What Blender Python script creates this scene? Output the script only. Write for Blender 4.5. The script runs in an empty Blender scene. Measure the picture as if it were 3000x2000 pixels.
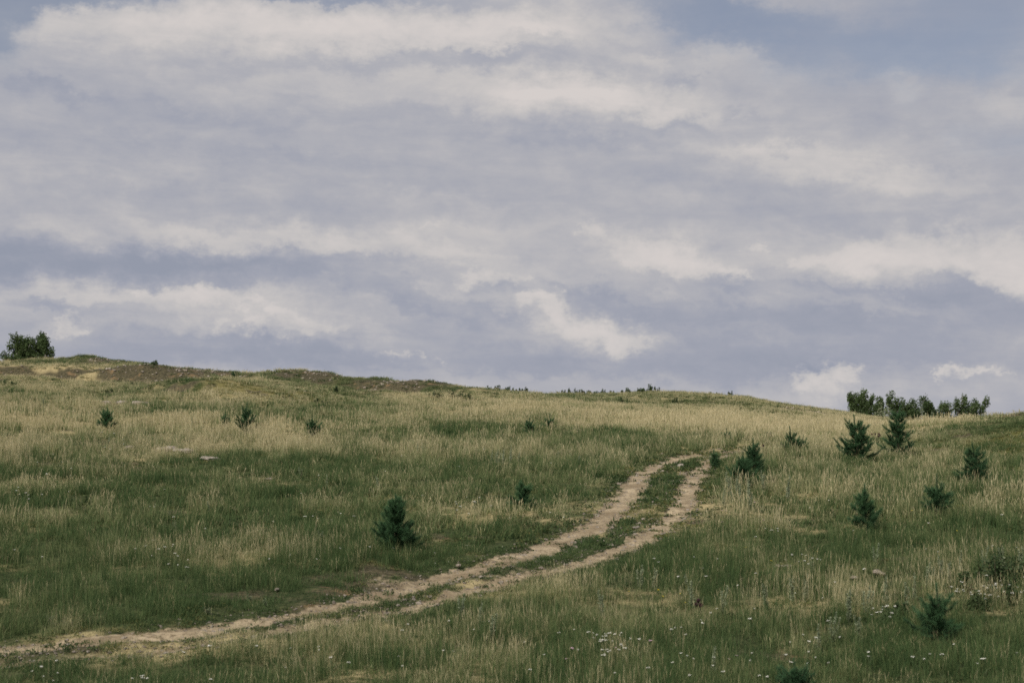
import bpy, math, random
import numpy as np
from mathutils import Vector, Matrix

# ---------------------------------------------------------------- camera, sky, sun, exposure
scene = bpy.context.scene
C = scene.collection
R = math.radians
VW, VH = 2352.0, 1568.0            # measuring frame used while surveying the photograph
FPX = 3619.0                       # focal length in that frame
CAMZ = 3.4
PITCH = math.atan((1000 - VH / 2) / FPX)

cam_d = bpy.data.cameras.new('camera')
cam_d.sensor_width = 36.0
cam_d.lens = 36.0 * FPX / VW
cam_d.clip_start = 0.1
cam_d.clip_end = 9000
cam_d.dof.use_dof = True
cam_d.dof.focus_distance = 85
cam_d.dof.aperture_fstop = 2.4
cam = bpy.data.objects.new('camera', cam_d)
C.objects.link(cam)
cam.location = (0, 0, CAMZ)
cam.rotation_euler = (math.pi / 2 + PITCH, 0, 0)
scene.camera = cam

SUN_EL, SUN_AZ = 47.0, -142.0      # azimuth from +Y (view direction), clockwise
sun_d = bpy.data.lights.new('sun', 'SUN')
sun_d.energy = 4.4
sun_d.angle = R(14)
sun_d.color = (1.0, 0.94, 0.85)
sun = bpy.data.objects.new('sun', sun_d)
C.objects.link(sun)
sdir = Vector((math.sin(R(SUN_AZ)) * math.cos(R(SUN_EL)), math.cos(R(SUN_AZ)) * math.cos(R(SUN_EL)), math.sin(R(SUN_EL))))
sun.rotation_euler = sdir.to_track_quat('Z', 'Y').to_euler()
sun.location = (0, -20, 60)

vs = scene.view_settings
vs.view_transform = 'Standard'
vs.look = 'None'
vs.exposure = 0.0
vs.gamma = 1.0
vs.use_curve_mapping = False
scene.cycles.max_bounces = 5
scene.cycles.diffuse_bounces = 3
scene.cycles.glossy_bounces = 1
scene.cycles.transmission_bounces = 3
scene.cycles.transparent_max_bounces = 4
scene.cycles.use_denoising = False
scene.cycles.sample_clamp_indirect = 4
scene.cycles.pixel_filter_type = 'BLACKMAN_HARRIS'
scene.cycles.filter_width = 1.6


class NT:
    """small node-graph writer"""
    def __init__(self, tree):
        self.t = tree

    def n(self, kind, **props):
        nd = self.t.nodes.new(kind)
        for k, v in props.items():
            setattr(nd, k, v)
        return nd

    def put(self, sock, val):
        if isinstance(val, bpy.types.NodeSocket):
            self.t.links.new(val, sock)
        else:
            sock.default_value = val

    def m(self, op, a, b=None, c=None, clamp=False):
        nd = self.n('ShaderNodeMath', operation=op)
        nd.use_clamp = clamp
        for i, v in enumerate((a, b, c)):
            if v is not None:
                self.put(nd.inputs[i], v)
        return nd.outputs[0]

    def ss(self, x, lo, hi, a=0.0, b=1.0):
        nd = self.n('ShaderNodeMapRange', interpolation_type='SMOOTHSTEP')
        self.put(nd.inputs[0], x)
        for i, v in enumerate((lo, hi, a, b)):
            self.put(nd.inputs[1 + i], v)
        return nd.outputs[0]

    def mix(self, f, a, b, blend='MIX'):
        nd = self.n('ShaderNodeMix', data_type='RGBA', blend_type=blend)
        self.put(nd.inputs[0], f)
        self.put(nd.inputs[6], a if isinstance(a, bpy.types.NodeSocket) else tuple(a) + (1,) * (4 - len(a)))
        self.put(nd.inputs[7], b if isinstance(b, bpy.types.NodeSocket) else tuple(b) + (1,) * (4 - len(b)))
        return nd.outputs[2]

    def noise(self, vec, scale, detail=4, rough=0.5, dist=0.0):
        nd = self.n('ShaderNodeTexNoise', noise_dimensions='3D')
        self.put(nd.inputs['Vector'], vec)
        nd.inputs['Scale'].default_value = scale
        nd.inputs['Detail'].default_value = detail
        nd.inputs['Roughness'].default_value = rough
        nd.inputs['Distortion'].default_value = dist
        return nd

    def comb(self, x, y, z=0.0):
        nd = self.n('ShaderNodeCombineXYZ')
        self.put(nd.inputs[0], x); self.put(nd.inputs[1], y); self.put(nd.inputs[2], z)
        return nd.outputs[0]

    def vm(self, op, a, b=None, s=None):
        nd = self.n('ShaderNodeVectorMath', operation=op)
        self.put(nd.inputs[0], a)
        if b is not None:
            self.put(nd.inputs[1], b)
        if s is not None:
            self.put(nd.inputs[3], s)
        return nd.outputs[0]


def ray(u, v):
    """direction of a surveyed sight line, y component 1"""
    cx, cy = (u - VW / 2) / FPX, -(v - VH / 2) / FPX
    y = math.cos(PITCH) - cy * math.sin(PITCH)
    z = math.sin(PITCH) + cy * math.cos(PITCH)
    return cx / y, z / y


def azel(u, v):
    x, z = ray(u, v)
    return math.atan2(x, 1), math.atan2(z, math.hypot(x, 1))


world = bpy.data.worlds.new('World')
scene.world = world
world.use_nodes = True
wt = world.node_tree
wt.nodes.clear()
W = NT(wt)
tc = W.n('ShaderNodeTexCoord').outputs['Generated']
sep = W.n('ShaderNodeSeparateXYZ')
W.put(sep.inputs[0], tc)
dx, dy, dz = sep.outputs
az = W.m('ARCTAN2', dx, dy)
el = W.m('ARCSINE', W.m('MINIMUM', W.m('MAXIMUM', dz, -1.0), 1.0))
# layered cloud coordinates: flatter towards the horizon, sheared like the wind-combed layers
stretch = W.comb(W.m('ADD', az, W.m('MULTIPLY', el, 0.7)), W.m('MULTIPLY', el, 2.7), W.m('MULTIPLY', az, 0.15))
puffy = W.comb(az, W.m('MULTIPLY', el, 1.45), W.m('MULTIPLY', az, 0.2))
w1 = W.noise(stretch, 6.0, 2, 0.5).outputs['Color']
w2 = W.noise(puffy, 30.0, 5, 0.66).outputs['Color']
off1 = W.vm('MULTIPLY', W.vm('SUBTRACT', w1, (0.5, 0.5, 0.5)), (0.050, 0.016, 0.0))
off2 = W.vm('MULTIPLY', W.vm('SUBTRACT', w2, (0.5, 0.5, 0.5)), (0.060, 0.040, 0.0))
p_w = W.vm('ADD', W.vm('ADD', W.comb(az, el, 0.0), off1), off2)
ps = W.n('ShaderNodeSeparateXYZ')
W.put(ps.inputs[0], p_w)
A0, A1, E0, E1 = -0.52, 0.52, -0.06, 0.36
s_az = W.m('MULTIPLY_ADD', ps.outputs[0], 1 / (A1 - A0), -A0 / (A1 - A0), clamp=True)
s_el = W.m('MULTIPLY_ADD', ps.outputs[1], 1 / (E1 - E0), -E0 / (E1 - E0), clamp=True)


def cloud_field(lst, triplets, puffs=()):
    """soft cloud banks and rounded heads, written as a few products of curves over azimuth and elevation"""
    na, ne = 330, 160
    ga, ge = np.linspace(A0, A1, na), np.linspace(E0, E1, ne)
    GA, GE = np.meshgrid(ga, ge, indexing='ij')
    f = np.zeros_like(GA)
    for (u, v, ru, rv, rot, wgt) in lst:
        a, e = azel(u, v)
        c, s = math.cos(R(rot)), math.sin(R(rot))
        px, py = (GA - a) * c + (GE - e) * s, -(GA - a) * s + (GE - e) * c
        q = (px / (ru / FPX)) ** 2 + (py / (rv / FPX)) ** 2
        f += wgt * np.exp(-0.8 * q ** 1.2)
    hole_ = np.ones_like(GA)
    for (u, v, r_) in puffs:                       # each head is bright above and fades towards its base
        a, e = azel(u, v)
        dd = np.hypot((GA - a) / 1.15, GE - e) / (r_ * 1.12 / FPX)
        lowf = np.clip((e - GE) / (r_ / FPX) * .75 + .1, 0, 1)
        hole_ *= 1 - np.exp(-dd ** 2.4) * (1 - .75 * lowf)
    f += .84 * (1 - hole_)
    win = np.clip((GA - A0) / .16, 0, 1) ** 2 * np.clip((A1 - GA) / .16, 0, 1) ** 2 * np.clip((GE - E0) / .03, 0, 1) * np.clip((E1 - GE) / .03, 0, 1)
    f *= win
    U, S, Vt = np.linalg.svd(f, full_matrices=False)
    rec = (U[:, :triplets * 3] * S[:triplets * 3]) @ Vt[:triplets * 3]
    print('cloud field: rms', float(np.sqrt(np.mean((rec - f) ** 2))), 'of', float(np.sqrt(np.mean(f ** 2))))
    tot = None
    for t in range(triplets):
        outs = []
        for vecs, src, nn in ((U.T, s_az, na), (Vt, s_el, ne)):
            cn = W.n('ShaderNodeRGBCurve')
            W.put(cn.inputs['Color'], src)
            los, rgs = [], []
            for ch in range(3):
                k = t * 3 + ch
                y = vecs[k] * math.sqrt(S[k])
                lo, hi = min(y.min(), 0), max(y.max(), 0) + 1e-6
                los.append(lo)
                rgs.append(hi - lo)
                cu_ = cn.mapping.curves[ch]
                npt = 250
                for j in range(npt):
                    xx = j / (npt - 1)
                    yy = (np.interp(xx * (nn - 1), np.arange(nn), y) - lo) / (hi - lo)
                    if j == 0:
                        cu_.points[0].location = (0, yy)
                    elif j == npt - 1:
                        cu_.points[len(cu_.points) - 1].location = (1, yy)
                    else:
                        cu_.points.new(xx, yy)
            cn.mapping.update()
            ma = W.n('ShaderNodeVectorMath', operation='MULTIPLY_ADD')
            W.put(ma.inputs[0], cn.outputs[0])
            ma.inputs[1].default_value = rgs
            ma.inputs[2].default_value = los
            outs.append(ma.outputs[0])
        dp = W.n('ShaderNodeVectorMath', operation='DOT_PRODUCT')
        W.put(dp.inputs[0], outs[0])
        W.put(dp.inputs[1], outs[1])
        tot = dp.outputs['Value'] if tot is None else W.m('ADD', tot, dp.outputs['Value'])
    return tot


# soft tone of the layer: bright sheets (+) and shaded bases (-)
tone = cloud_field([
    (640, 72, 620, 50, 1, .44), (1180, 56, 220, 46, 0, .26), (1220, 215, 290, 46, -3, .34), (1450, 228, 300, 34, -6, .22), (1000, 140, 480, 18, 4, -.22), (250, 240, 330, 26, -2, -.08),
    (520, 190, 330, 45, 5, .12), (1480, 128, 240, 18, -8, .2), (1960, 385, 260, 28, -9, .30), (1780, 345, 200, 12, -2, .16),
    (420, 540, 420, 24, -4, .22), (850, 555, 300, 24, -3, .22), (1060, 528, 200, 20, -3, .16), (2050, 180, 50, 34, -20, .22), (2290, 235, 70, 28, -10, .14),
    (1330, 420, 330, 40, -8, .06), (1710, 130, 70, 14, -10, .2), (60, 175, 160, 26, -15, .12), (200, 690, 330, 34, -2, .2), (560, 715, 300, 50, -8, .22), (1290, 720, 260, 60, -20, .24),
    (1540, 592, 220, 52, -16, .26), (2060, 588, 250, 52, -4, .34), (2330, 610, 120, 52, -20, .24), (2200, 870, 200, 30, -4, .12), (1900, 880, 130, 36, 0, .14), (950, 830, 160, 20, -5, .12),
    (190, 612, 360, 40, -2, -.50), (560, 606, 260, 24, -3, -.26), (780, 590, 170, 12, -3, -.18), (430, 335, 600, 28, -2, -.15), (1200, 300, 300, 22, -5, -.13),
    (1640, 654, 100, 20, -8, -.34), (1360, 684, 120, 22, -16, -.26), (1160, 668, 50, 11, -10, -.22), (1900, 742, 520, 46, -3, -.30), (2150, 690, 160, 20, -6, -.12), (1500, 838, 800, 30, -2, -.28), (560, 822, 600, 22, -3, -.24),
    (1990, 815, 520, 22, -2, -.18), (95, 704, 80, 10, -6, -.36), (45, 190, 40, 20, -12, -.3), (140, 212, 48, 20, -10, -.3), (1580, 160, 46, 20, -35, -.22),
    (1560, 278, 80, 11, -5, -.2), (1720, 268, 50, 9, -5, -.16), (210, 515, 70, 12, -8, -.18), (950, 690, 200, 34, -14, -.2), (1240, 88, 60, 12, -8, -.3), (1080, 117, 140, 6, 2, -.2),
    (1100, 600, 130, 12, -16, .14), (980, 640, 90, 10, -18, .12), (1220, 615, 120, 10, -14, .12), (1420, 655, 110, 10, -20, .12), (1560, 690, 120, 11, -20, .13), (1700, 690, 110, 10, -16, .12), (1480, 720, 90, 9, -22, .12), (1640, 745, 130, 12, -14, .10),
    (1280, 640, 70, 8, -16, -.16), (1480, 670, 80, 9, -18, -.18), (1180, 730, 110, 12, -22, -.16), (1560, 760, 160, 14, -14, -.14), (1000, 720, 120, 12, -16, -.14), (860, 700, 110, 10, -12, .1), (900, 760, 120, 10, -12, -.12), (1750, 620, 80, 9, -6, -.14), (1800, 650, 120, 12, -8, -.14),
    (2000, 670, 160, 11, -6, -.16), (2180, 655, 90, 9, -12, -.16), (2300, 680, 90, 12, -20, -.16), (1950, 700, 130, 10, -8, .10), (2120, 715, 160, 10, -6, .08), (600, 790, 240, 10, -6, -.16), (300, 770, 260, 10, -2, -.12), (420, 660, 200, 9, 2, -.12), (250, 720, 120, 9, -4, -.1),
    (560, 735, 120, 8, -8, -.12), (300, 400, 260, 12, -3, .06), (800, 420, 320, 12, -4, -.06), (1100, 470, 300, 12, -5, .06), (700, 330, 240, 14, -4, .07), (1500, 330, 260, 14, -6, -.08), (1700, 420, 260, 12, -7, -.07), (2100, 300, 200, 14, -8, -.08), (2150, 470, 260, 12, -5, .06), (1400, 500, 260, 10, -4, -.06),
    (150, 450, 240, 12, -2, .05), (900, 240, 200, 14, -6, .08), (600, 270, 260, 12, -3, -.08), (1900, 905, 300, 10, 0, .06), (1300, 870, 300, 10, -2, .08), (850, 850, 260, 8, -4, .08),
    (560, 470, 360, 26, -5, -.1), (1890, 842, 45, 9, -10, -.3), (2280, 700, 140, 34, -14, -.16), (1700, 480, 500, 26, -4, -.05), (1000, 760, 200, 22, -12, -.12),
], 11)
# heaped clouds with firm lit edges
heaped = cloud_field([(700, 18, 520, 14, 1, .25), (120, 70, 60, 26, 0, .2), (200, 692, 240, 12, -2, .2), (740, 640, 160, 10, 4, .2), (2200, 858, 120, 10, -8, .3), (2060, 905, 150, 8, 0, .2), (1640, 882, 60, 7, 0, .25),
                      (2080, 690, 90, 11, -8, .2), (480, 705, 260, 26, -9, .22), (1300, 730, 200, 34, -22, .2), (1520, 600, 160, 34, -16, .2), (2060, 610, 240, 34, -4, .2)], 11, [
    (1960, 560, 32), (2000, 575, 38), (1925, 590, 26), (1900, 605, 22), (1860, 600, 24), (1830, 600, 18), (2060, 590, 42), (2105, 560, 42), (2150, 560, 44), (2190, 590, 36), (2140, 605, 45), (2210, 610, 22), (2010, 615, 35), (1950, 620, 30),
    (2290, 590, 40), (2340, 585, 44), (2330, 620, 44), (2260, 610, 26), (2300, 640, 26), (2352, 650, 30), (2400, 610, 50), (2440, 600, 40),
    (1380, 545, 28), (1350, 540, 20), (1420, 565, 30), (1460, 560, 20), (1500, 575, 30), (1545, 585, 34), (1580, 600, 30), (1620, 605, 24), (1655, 618, 24), (1680, 632, 16), (1520, 615, 34), (1470, 600, 30),
    (1120, 635, 28), (1090, 640, 24), (1150, 650, 22), (1190, 640, 16), (1240, 690, 18), (1270, 710, 24), (1210, 700, 18), (1300, 735, 32), (1340, 755, 34), (1380, 770, 36), (1430, 785, 34), (1470, 795, 24), (1280, 665, 12),
    (480, 690, 24), (520, 700, 22), (560, 712, 22), (430, 690, 26), (380, 690, 22), (330, 685, 18), (620, 730, 22), (660, 735, 24), (700, 750, 26), (740, 760, 24), (780, 775, 16), (560, 755, 18), (500, 755, 20), (600, 765, 20), (660, 768, 18),
    (150, 745, 22), (110, 740, 16), (180, 752, 14), (1870, 875, 26), (1840, 865, 20), (1900, 885, 30), (1940, 870, 24), (1955, 850, 14), (1905, 840, 10), (1920, 890, 26), (1735, 560, 12), (1720, 563, 10), (1755, 565, 9),
    (960, 528, 10), (985, 526, 14), (1005, 530, 8), (880, 818, 12), (910, 822, 14), (950, 832, 12), (1000, 835, 10), (2150, 855, 12), (2190, 850, 14), (2230, 858, 14), (2270, 868, 10)])
gap = cloud_field([
    (-40, 40, 120, 110, 0, 1.0), (150, -14, 190, 30, 3, .9), (620, -18, 520, 18, 0, .8), (90, 105, 70, 12, 0, .3), (1640, 36, 180, 50, -10, .6), (1850, 110, 330, 80, -12, .52),
    (2220, 60, 260, 120, 0, .58), (2350, 320, 170, 60, 0, .45), (1900, 250, 250, 36, -6, .2), (2330, -150, 500, 200, 0, .4),
], 2)

fb1 = W.noise(W.vm('ADD', stretch, (3.1, 1.7, 0.4)), 10.0, 7, 0.58, 0.5).outputs['Fac']
fb2 = W.noise(W.vm('ADD', puffy, (7.3, 2.2, 5.4)), 38.0, 5, 0.62, 0.3).outputs['Fac']
fb3 = W.noise(W.comb(W.m('ADD', az, W.m('MULTIPLY', el, 1.5)), W.m('MULTIPLY', el, 7.0), 4.2), 13.0, 5, 0.6, 0.8).outputs['Fac']
n1 = W.m('SUBTRACT', fb1, 0.5)
n2 = W.m('SUBTRACT', fb2, 0.5)
hraw = W.m('ADD', heaped, W.m('ADD', W.m('MULTIPLY', n1, 0.5), W.m('MULTIPLY', n2, 1.15)))
hf = W.ss(hraw, 0.08, 0.95)
base_l = W.m('ADD', 0.48, W.m('ADD', W.m('MULTIPLY', n1, 0.55), W.m('MULTIPLY', n2, 0.36)))
lum = W.m('ADD', W.m('ADD', base_l, tone), W.m('MULTIPLY', W.m('SUBTRACT', fb3, 0.5), 0.26))
top_l = W.m('ADD', 0.56, W.m('ADD', W.m('MULTIPLY', heaped, 0.36), W.m('ADD', W.m('MULTIPLY', n1, 0.2), W.m('MULTIPLY', n2, 0.45))))
lum = W.m('ADD', lum, W.m('MULTIPLY', hf, W.m('MULTIPLY', W.m('MAXIMUM', W.m('SUBTRACT', top_l, lum), 0.0), 0.92)), clamp=True)
ramp = W.n('ShaderNodeValToRGB')
W.put(ramp.inputs[0], lum)
cr = ramp.color_ramp
cr.interpolation = 'LINEAR'
cr.elements[0].position = 0.0
cr.elements[0].color = (0.295, 0.321, 0.395, 1)
cr.elements[1].position = 1.0
cr.elements[1].color = (0.66, 0.615, 0.595, 1)
for pos, col in ((0.25, (0.350, 0.366, 0.432, 1)), (0.48, (0.428, 0.430, 0.468, 1)), (0.75, (0.550, 0.530, 0.528, 1))):
    e_ = cr.elements.new(pos)
    e_.color = col
sky = W.n('ShaderNodeTexSky', sky_type='NISHITA')
sky.sun_disc = False
sky.sun_elevation = R(SUN_EL)
sky.sun_rotation = R(SUN_AZ)
sky.altitude = 300
sky.dust_density = 1.5
sky.ozone_density = 1.5
clear = W.mix(1.0, sky.outputs[0], (0.100, 0.084, 0.079), 'MULTIPLY')
cover = W.ss(W.m('ADD', gap, W.m('ADD', W.m('MULTIPLY', n1, 0.7), W.m('MULTIPLY', n2, 0.3))), 0.15, 0.95, 1.0, 0.30)
final = W.mix(cover, clear, ramp.outputs[0])
bg = W.n('ShaderNodeBackground')
W.put(bg.inputs[0], final)
bg.inputs[1].default_value = 1.0
wo = W.n('ShaderNodeOutputWorld')
wt.links.new(bg.outputs[0], wo.inputs[0])
world.cycles.sampling_method = 'MANUAL'
world.cycles.sample_map_resolution = 256

# ---------------------------------------------------------------- numeric helpers
rng = np.random.default_rng(7)


def hash2(ix, iy, seed):
    h = (ix.astype(np.int64) * 374761393 + iy.astype(np.int64) * 668265263 + seed * 1442695041) & 0xFFFFFFFF
    h = ((h ^ (h >> 13)) * 1274126177) & 0xFFFFFFFF
    h = h ^ (h >> 16)
    return (h & 0xFFFFFF) / float(0xFFFFFF)


def vnoise(x, y, seed=0):
    ix, iy = np.floor(x), np.floor(y)
    fx, fy = x - ix, y - iy
    fx = fx * fx * fx * (fx * (fx * 6 - 15) + 10)
    fy = fy * fy * fy * (fy * (fy * 6 - 15) + 10)
    a, b = hash2(ix, iy, seed), hash2(ix + 1, iy, seed)
    c, d = hash2(ix, iy + 1, seed), hash2(ix + 1, iy + 1, seed)
    return (a + (b - a) * fx) * (1 - fy) + (c + (d - c) * fx) * fy - 0.5


def fbm(x, y, seed=0, octv=4, gain=0.5):
    s, a = 0, 1.0
    for k in range(octv):
        s = s + a * vnoise(x * 2 ** k + 17.3 * k, y * 2 ** k - 9.1 * k, seed + k)
        a *= gain
    return s


def sstep(x, lo, hi):
    t = np.clip((x - lo) / (hi - lo), 0, 1)
    return t * t * (3 - 2 * t)


# ---------------------------------------------------------------- terrain heights
YT = [20, 24, 28, 33, 40, 50, 64, 80, 100, 120]
COLS = {  # sight-line rows where the ground lies at the distances YT
    -900: [1690, 1555, 1436, 1316, 1195, 1090, 1000, 936, 886, 852],
    0:    [1690, 1552, 1433, 1313, 1193, 1090, 1005, 944, 896, 865],
    450:  [1690, 1548, 1428, 1308, 1190, 1092, 1010, 952, 904, 867],
    900:  [1685, 1540, 1420, 1302, 1190, 1096, 1018, 966, 922, 888],
    1300: [1680, 1535, 1415, 1298, 1188, 1092, 1018, 972, 936, 913],
    1700: [1680, 1530, 1408, 1290, 1180, 1085, 1020, 985, 956, 932],
    2050: [1680, 1528, 1404, 1285, 1176, 1084, 1030, 1004, 986, 972],
    2352: [1680, 1528, 1404, 1285, 1180, 1097, 1048, 1024, 1008, 998],
    3300: [1680, 1528, 1404, 1288, 1186, 1105, 1055, 1030, 1012, 1002],
}
SKYL = [(-900, 850), (-200, 838), (0, 833), (60, 830), (120, 827), (150, 823.5), (190, 819), (230, 820), (300, 826), (380, 834), (450, 841), (490, 847), (530, 853),
        (600, 857), (640, 853), (700, 851), (760, 856), (820, 862), (880, 872), (893, 870), (930, 872), (975, 882), (1000, 888), (1060, 889), (1100, 892),
        (1150, 894), (1200, 898), (1270, 900), (1300, 898), (1400, 896), (1500, 895), (1600, 897), (1700, 905), (1800, 919), (1900, 935), (1960, 945), (2020, 954),
        (2100, 967), (2352, 990), (3300, 1000)]
RIDGE = [(-900, 160), (0, 150), (200, 142), (600, 128), (900, 127), (1300, 132), (1700, 140), (2050, 155), (3300, 165)]
sk_u, sk_v = np.array(SKYL, float).T
rd_u, rd_y = np.array(RIDGE, float).T
cu = np.array(sorted(COLS), float)
ctab = np.array([COLS[int(k)] for k in cu], float)

NA = 721
us = np.linspace(-900, 3300, NA)
a_grid = (us - VW / 2) / FPX           # x / y of every column (sight-line tilt is negligible here)
ly = np.linspace(math.log(1.5), math.log(4000), 520)
y_grid = np.exp(ly)


def zrow(v, y):
    cyv = -(v - VH / 2) / FPX
    return y * (math.sin(PITCH) + cyv * math.cos(PITCH)) / (math.cos(PITCH) - cyv * math.sin(PITCH))


def pchip(xk, yk, x):
    xk, yk = np.asarray(xk, float), np.asarray(yk, float)
    h = np.diff(xk)
    d = np.diff(yk) / h
    mm = np.zeros_like(yk)
    mm[1:-1] = np.where(d[:-1] * d[1:] > 0, 2 * d[:-1] * d[1:] / (d[:-1] + d[1:] + 1e-12), 0)
    mm[0], mm[-1] = d[0], d[-1]
    i = np.clip(np.searchsorted(xk, x) - 1, 0, len(h) - 1)
    t = (x - xk[i]) / h[i]
    return ((2 * t ** 3 - 3 * t ** 2 + 1) * yk[i] + (t ** 3 - 2 * t ** 2 + t) * h[i] * mm[i]
            + (-2 * t ** 3 + 3 * t ** 2) * yk[i + 1] + (t ** 3 - t ** 2) * h[i] * mm[i + 1])


ZG = np.zeros((NA, len(y_grid)))
vt = np.stack([pchip(cu, ctab[:, j], us) for j in range(len(YT))], 1)
rv_ = np.interp(us, sk_u, sk_v) + np.interp(us, [0, 700, 1000, 1700, 2352], [5, 7, 9, 9, 9])
ker = np.array([1, 2, 3, 2, 1.0]); ker /= ker.sum()
rv_ = np.convolve(np.pad(rv_, 2, mode='edge'), ker, 'valid')
ry_ = pchip(rd_u, rd_y, us)
for i in range(NA):
    ys = [1.0, 8, 14] + YT + [ry_[i], ry_[i] + 14, ry_[i] + 45, 420, 4000]
    zr = zrow(rv_[i], ry_[i])
    zs = [-1.9, -2.6, -3.3] + [zrow(vt[i, j], y) for j, y in enumerate(YT)] + [zr, zr - 0.8, zr - 3.2, -8, -40]
    ZG[i] = pchip(ys, zs, y_grid)
ZG += CAMZ


def base_h(x, y):
    yy = np.maximum(y, 3.0)
    a = np.clip(x / yy, a_grid[0], a_grid[-1])
    fa = (a - a_grid[0]) / (a_grid[1] - a_grid[0])
    fy = (np.log(np.clip(yy, 1.5, 3990)) - ly[0]) / (ly[1] - ly[0])
    ia = np.clip(fa.astype(int), 0, NA - 2)
    iy = np.clip(fy.astype(int), 0, len(ly) - 2)
    ta, ty = fa - ia, fy - iy
    return (ZG[ia, iy] * (1 - ta) + ZG[ia + 1, iy] * ta) * (1 - ty) + (ZG[ia, iy + 1] * (1 - ta) + ZG[ia + 1, iy + 1] * ta) * ty


def relief(x, y):
    z = 0
    # the near knoll on the right
    g = np.exp(-(((x - 25.0) / 7.0) ** 2) ** 1.15 - ((y - 66) / 15) ** 2)
    z = z + 1.9 * g
    amp = sstep(y, 6, 30)
    z = z + amp * (0.18 * fbm(x / 7.0, y / 7.0, 11, 3) + 0.13 * fbm(x / 1.5, y / 1.5, 21, 3))
    far = sstep(y, 85, 120)
    z = z + far * 0.2 * fbm(x / 6.0, y / 9.0, 31, 4) + far * 0.34 * sstep(-x, -6, 4) * fbm(x / 3.2, y / 7.0, 35, 3)
    # mossy hump on the left hillside
    g2 = np.exp(-((x + 16.8) / 4.6) ** 2 - ((y - 100) / 5.5) ** 2)
    z = z + 0.7 * g2
    return z


BANKS = []       # filled below: (x0, y0, x1, y1, height, half-width)


def bank_h(x, y):
    z = 0
    for (x0, y0, x1, y1, hh, w) in BANKS:
        L = math.hypot(x1 - x0, y1 - y0)
        tx, ty = (x1 - x0) / L, (y1 - y0) / L
        s = (x - x0) * tx + (y - y0) * ty
        d = -(x - x0) * ty + (y - y0) * tx + 0.9 * fbm(x / 2.2, y / 2.2, 71, 3)
        along = sstep(s, -2.5, 1.5) * (1 - sstep(s, L - 1.5, L + 2.5))
        z = z + hh * along * (sstep(d, -w, w) * (1 - sstep(d, 1.5, 9)) - 0.35 * np.exp(-((d + w) / w) ** 2))
    return z


RUTS = []        # filled below: polylines (n, 3) x, y, half width


def poly_dist(x, y, pl):
    """distance to a polyline minus half width there"""
    best = np.full(np.shape(x), 1e9)
    for k in range(len(pl) - 1):
        x0, y0, w0 = pl[k]
        x1, y1, w1 = pl[k + 1]
        ex, ey = x1 - x0, y1 - y0
        t = np.clip(((x - x0) * ex + (y - y0) * ey) / (ex * ex + ey * ey + 1e-9), 0, 1)
        d = np.hypot(x - x0 - t * ex, y - y0 - t * ey) - (w0 + t * (w1 - w0))
        best = np.minimum(best, d)
    return best


def height0(x, y):
    return base_h(x, y) + relief(x, y) + bank_h(x, y)


def height(x, y):
    z = height0(x, y)
    if RUTS:
        near = (y > 15) & (y < 85) & (np.abs(x) < 26)
        if np.ndim(x):
            zz = np.zeros_like(z)
            if near.any():
                for pl in RUTS:
                    d = poly_dist(x[near], y[near], pl)
                    zz[near] -= 0.07 * (1 - sstep(d, -0.12, 0.25))
            z = z + zz
    return z


HG = None
HA, HY = np.linspace(-0.45, 0.45, 640), np.linspace(math.log(11), math.log(262), 1000)


def survey():
    """tabulate the ground once, for placing things on it"""
    global HG
    AA, LY = np.meshgrid(HA, HY, indexing='ij')
    yy = np.exp(LY)
    HG = height0((AA * yy).ravel(), yy.ravel()).reshape(AA.shape)


def hq(x, y):
    fa = np.clip((x / y - HA[0]) / (HA[1] - HA[0]), 0, len(HA) - 1.001)
    fy = np.clip((np.log(y) - HY[0]) / (HY[1] - HY[0]), 0, len(HY) - 1.001)
    ia, iy = np.asarray(fa).astype(int), np.asarray(fy).astype(int)
    ta, ty = fa - ia, fy - iy
    return (HG[ia, iy] * (1 - ta) + HG[ia + 1, iy] * ta) * (1 - ty) + (HG[ia, iy + 1] * (1 - ta) + HG[ia + 1, iy + 1] * ta) * ty


def at(u, v):
    """where the sight line first meets the ground"""
    rx, rz = ray(u, v)
    ys = np.concatenate([np.arange(12, 90, 0.1), np.arange(90, 260, 0.4)])
    h = hq(ys * rx, ys)
    below = CAMZ + ys * rz < h
    k = int(np.argmax(below)) if below.any() else int(np.argmin(CAMZ + ys * rz - h))
    return float(ys[k] * rx), float(ys[k])


def pt(x, y, sink=0.0):
    return Vector((x, y, float(hq(x, y)) - sink))


survey()
# earth banks on the left hillside
for (u0, v0, u1, v1, hh, w) in ((-40, 862, 330, 868, .75, .9), (350, 893, 440, 897, .45, .6), (345, 868, 470, 878, .5, .8), (770, 885, 985, 902, .6, .9)):
    xa, ya = at(u0, v0)
    xb, yb = at(u1, v1)
    BANKS.append((xa, ya, xb, yb, hh, w))

survey()
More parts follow.
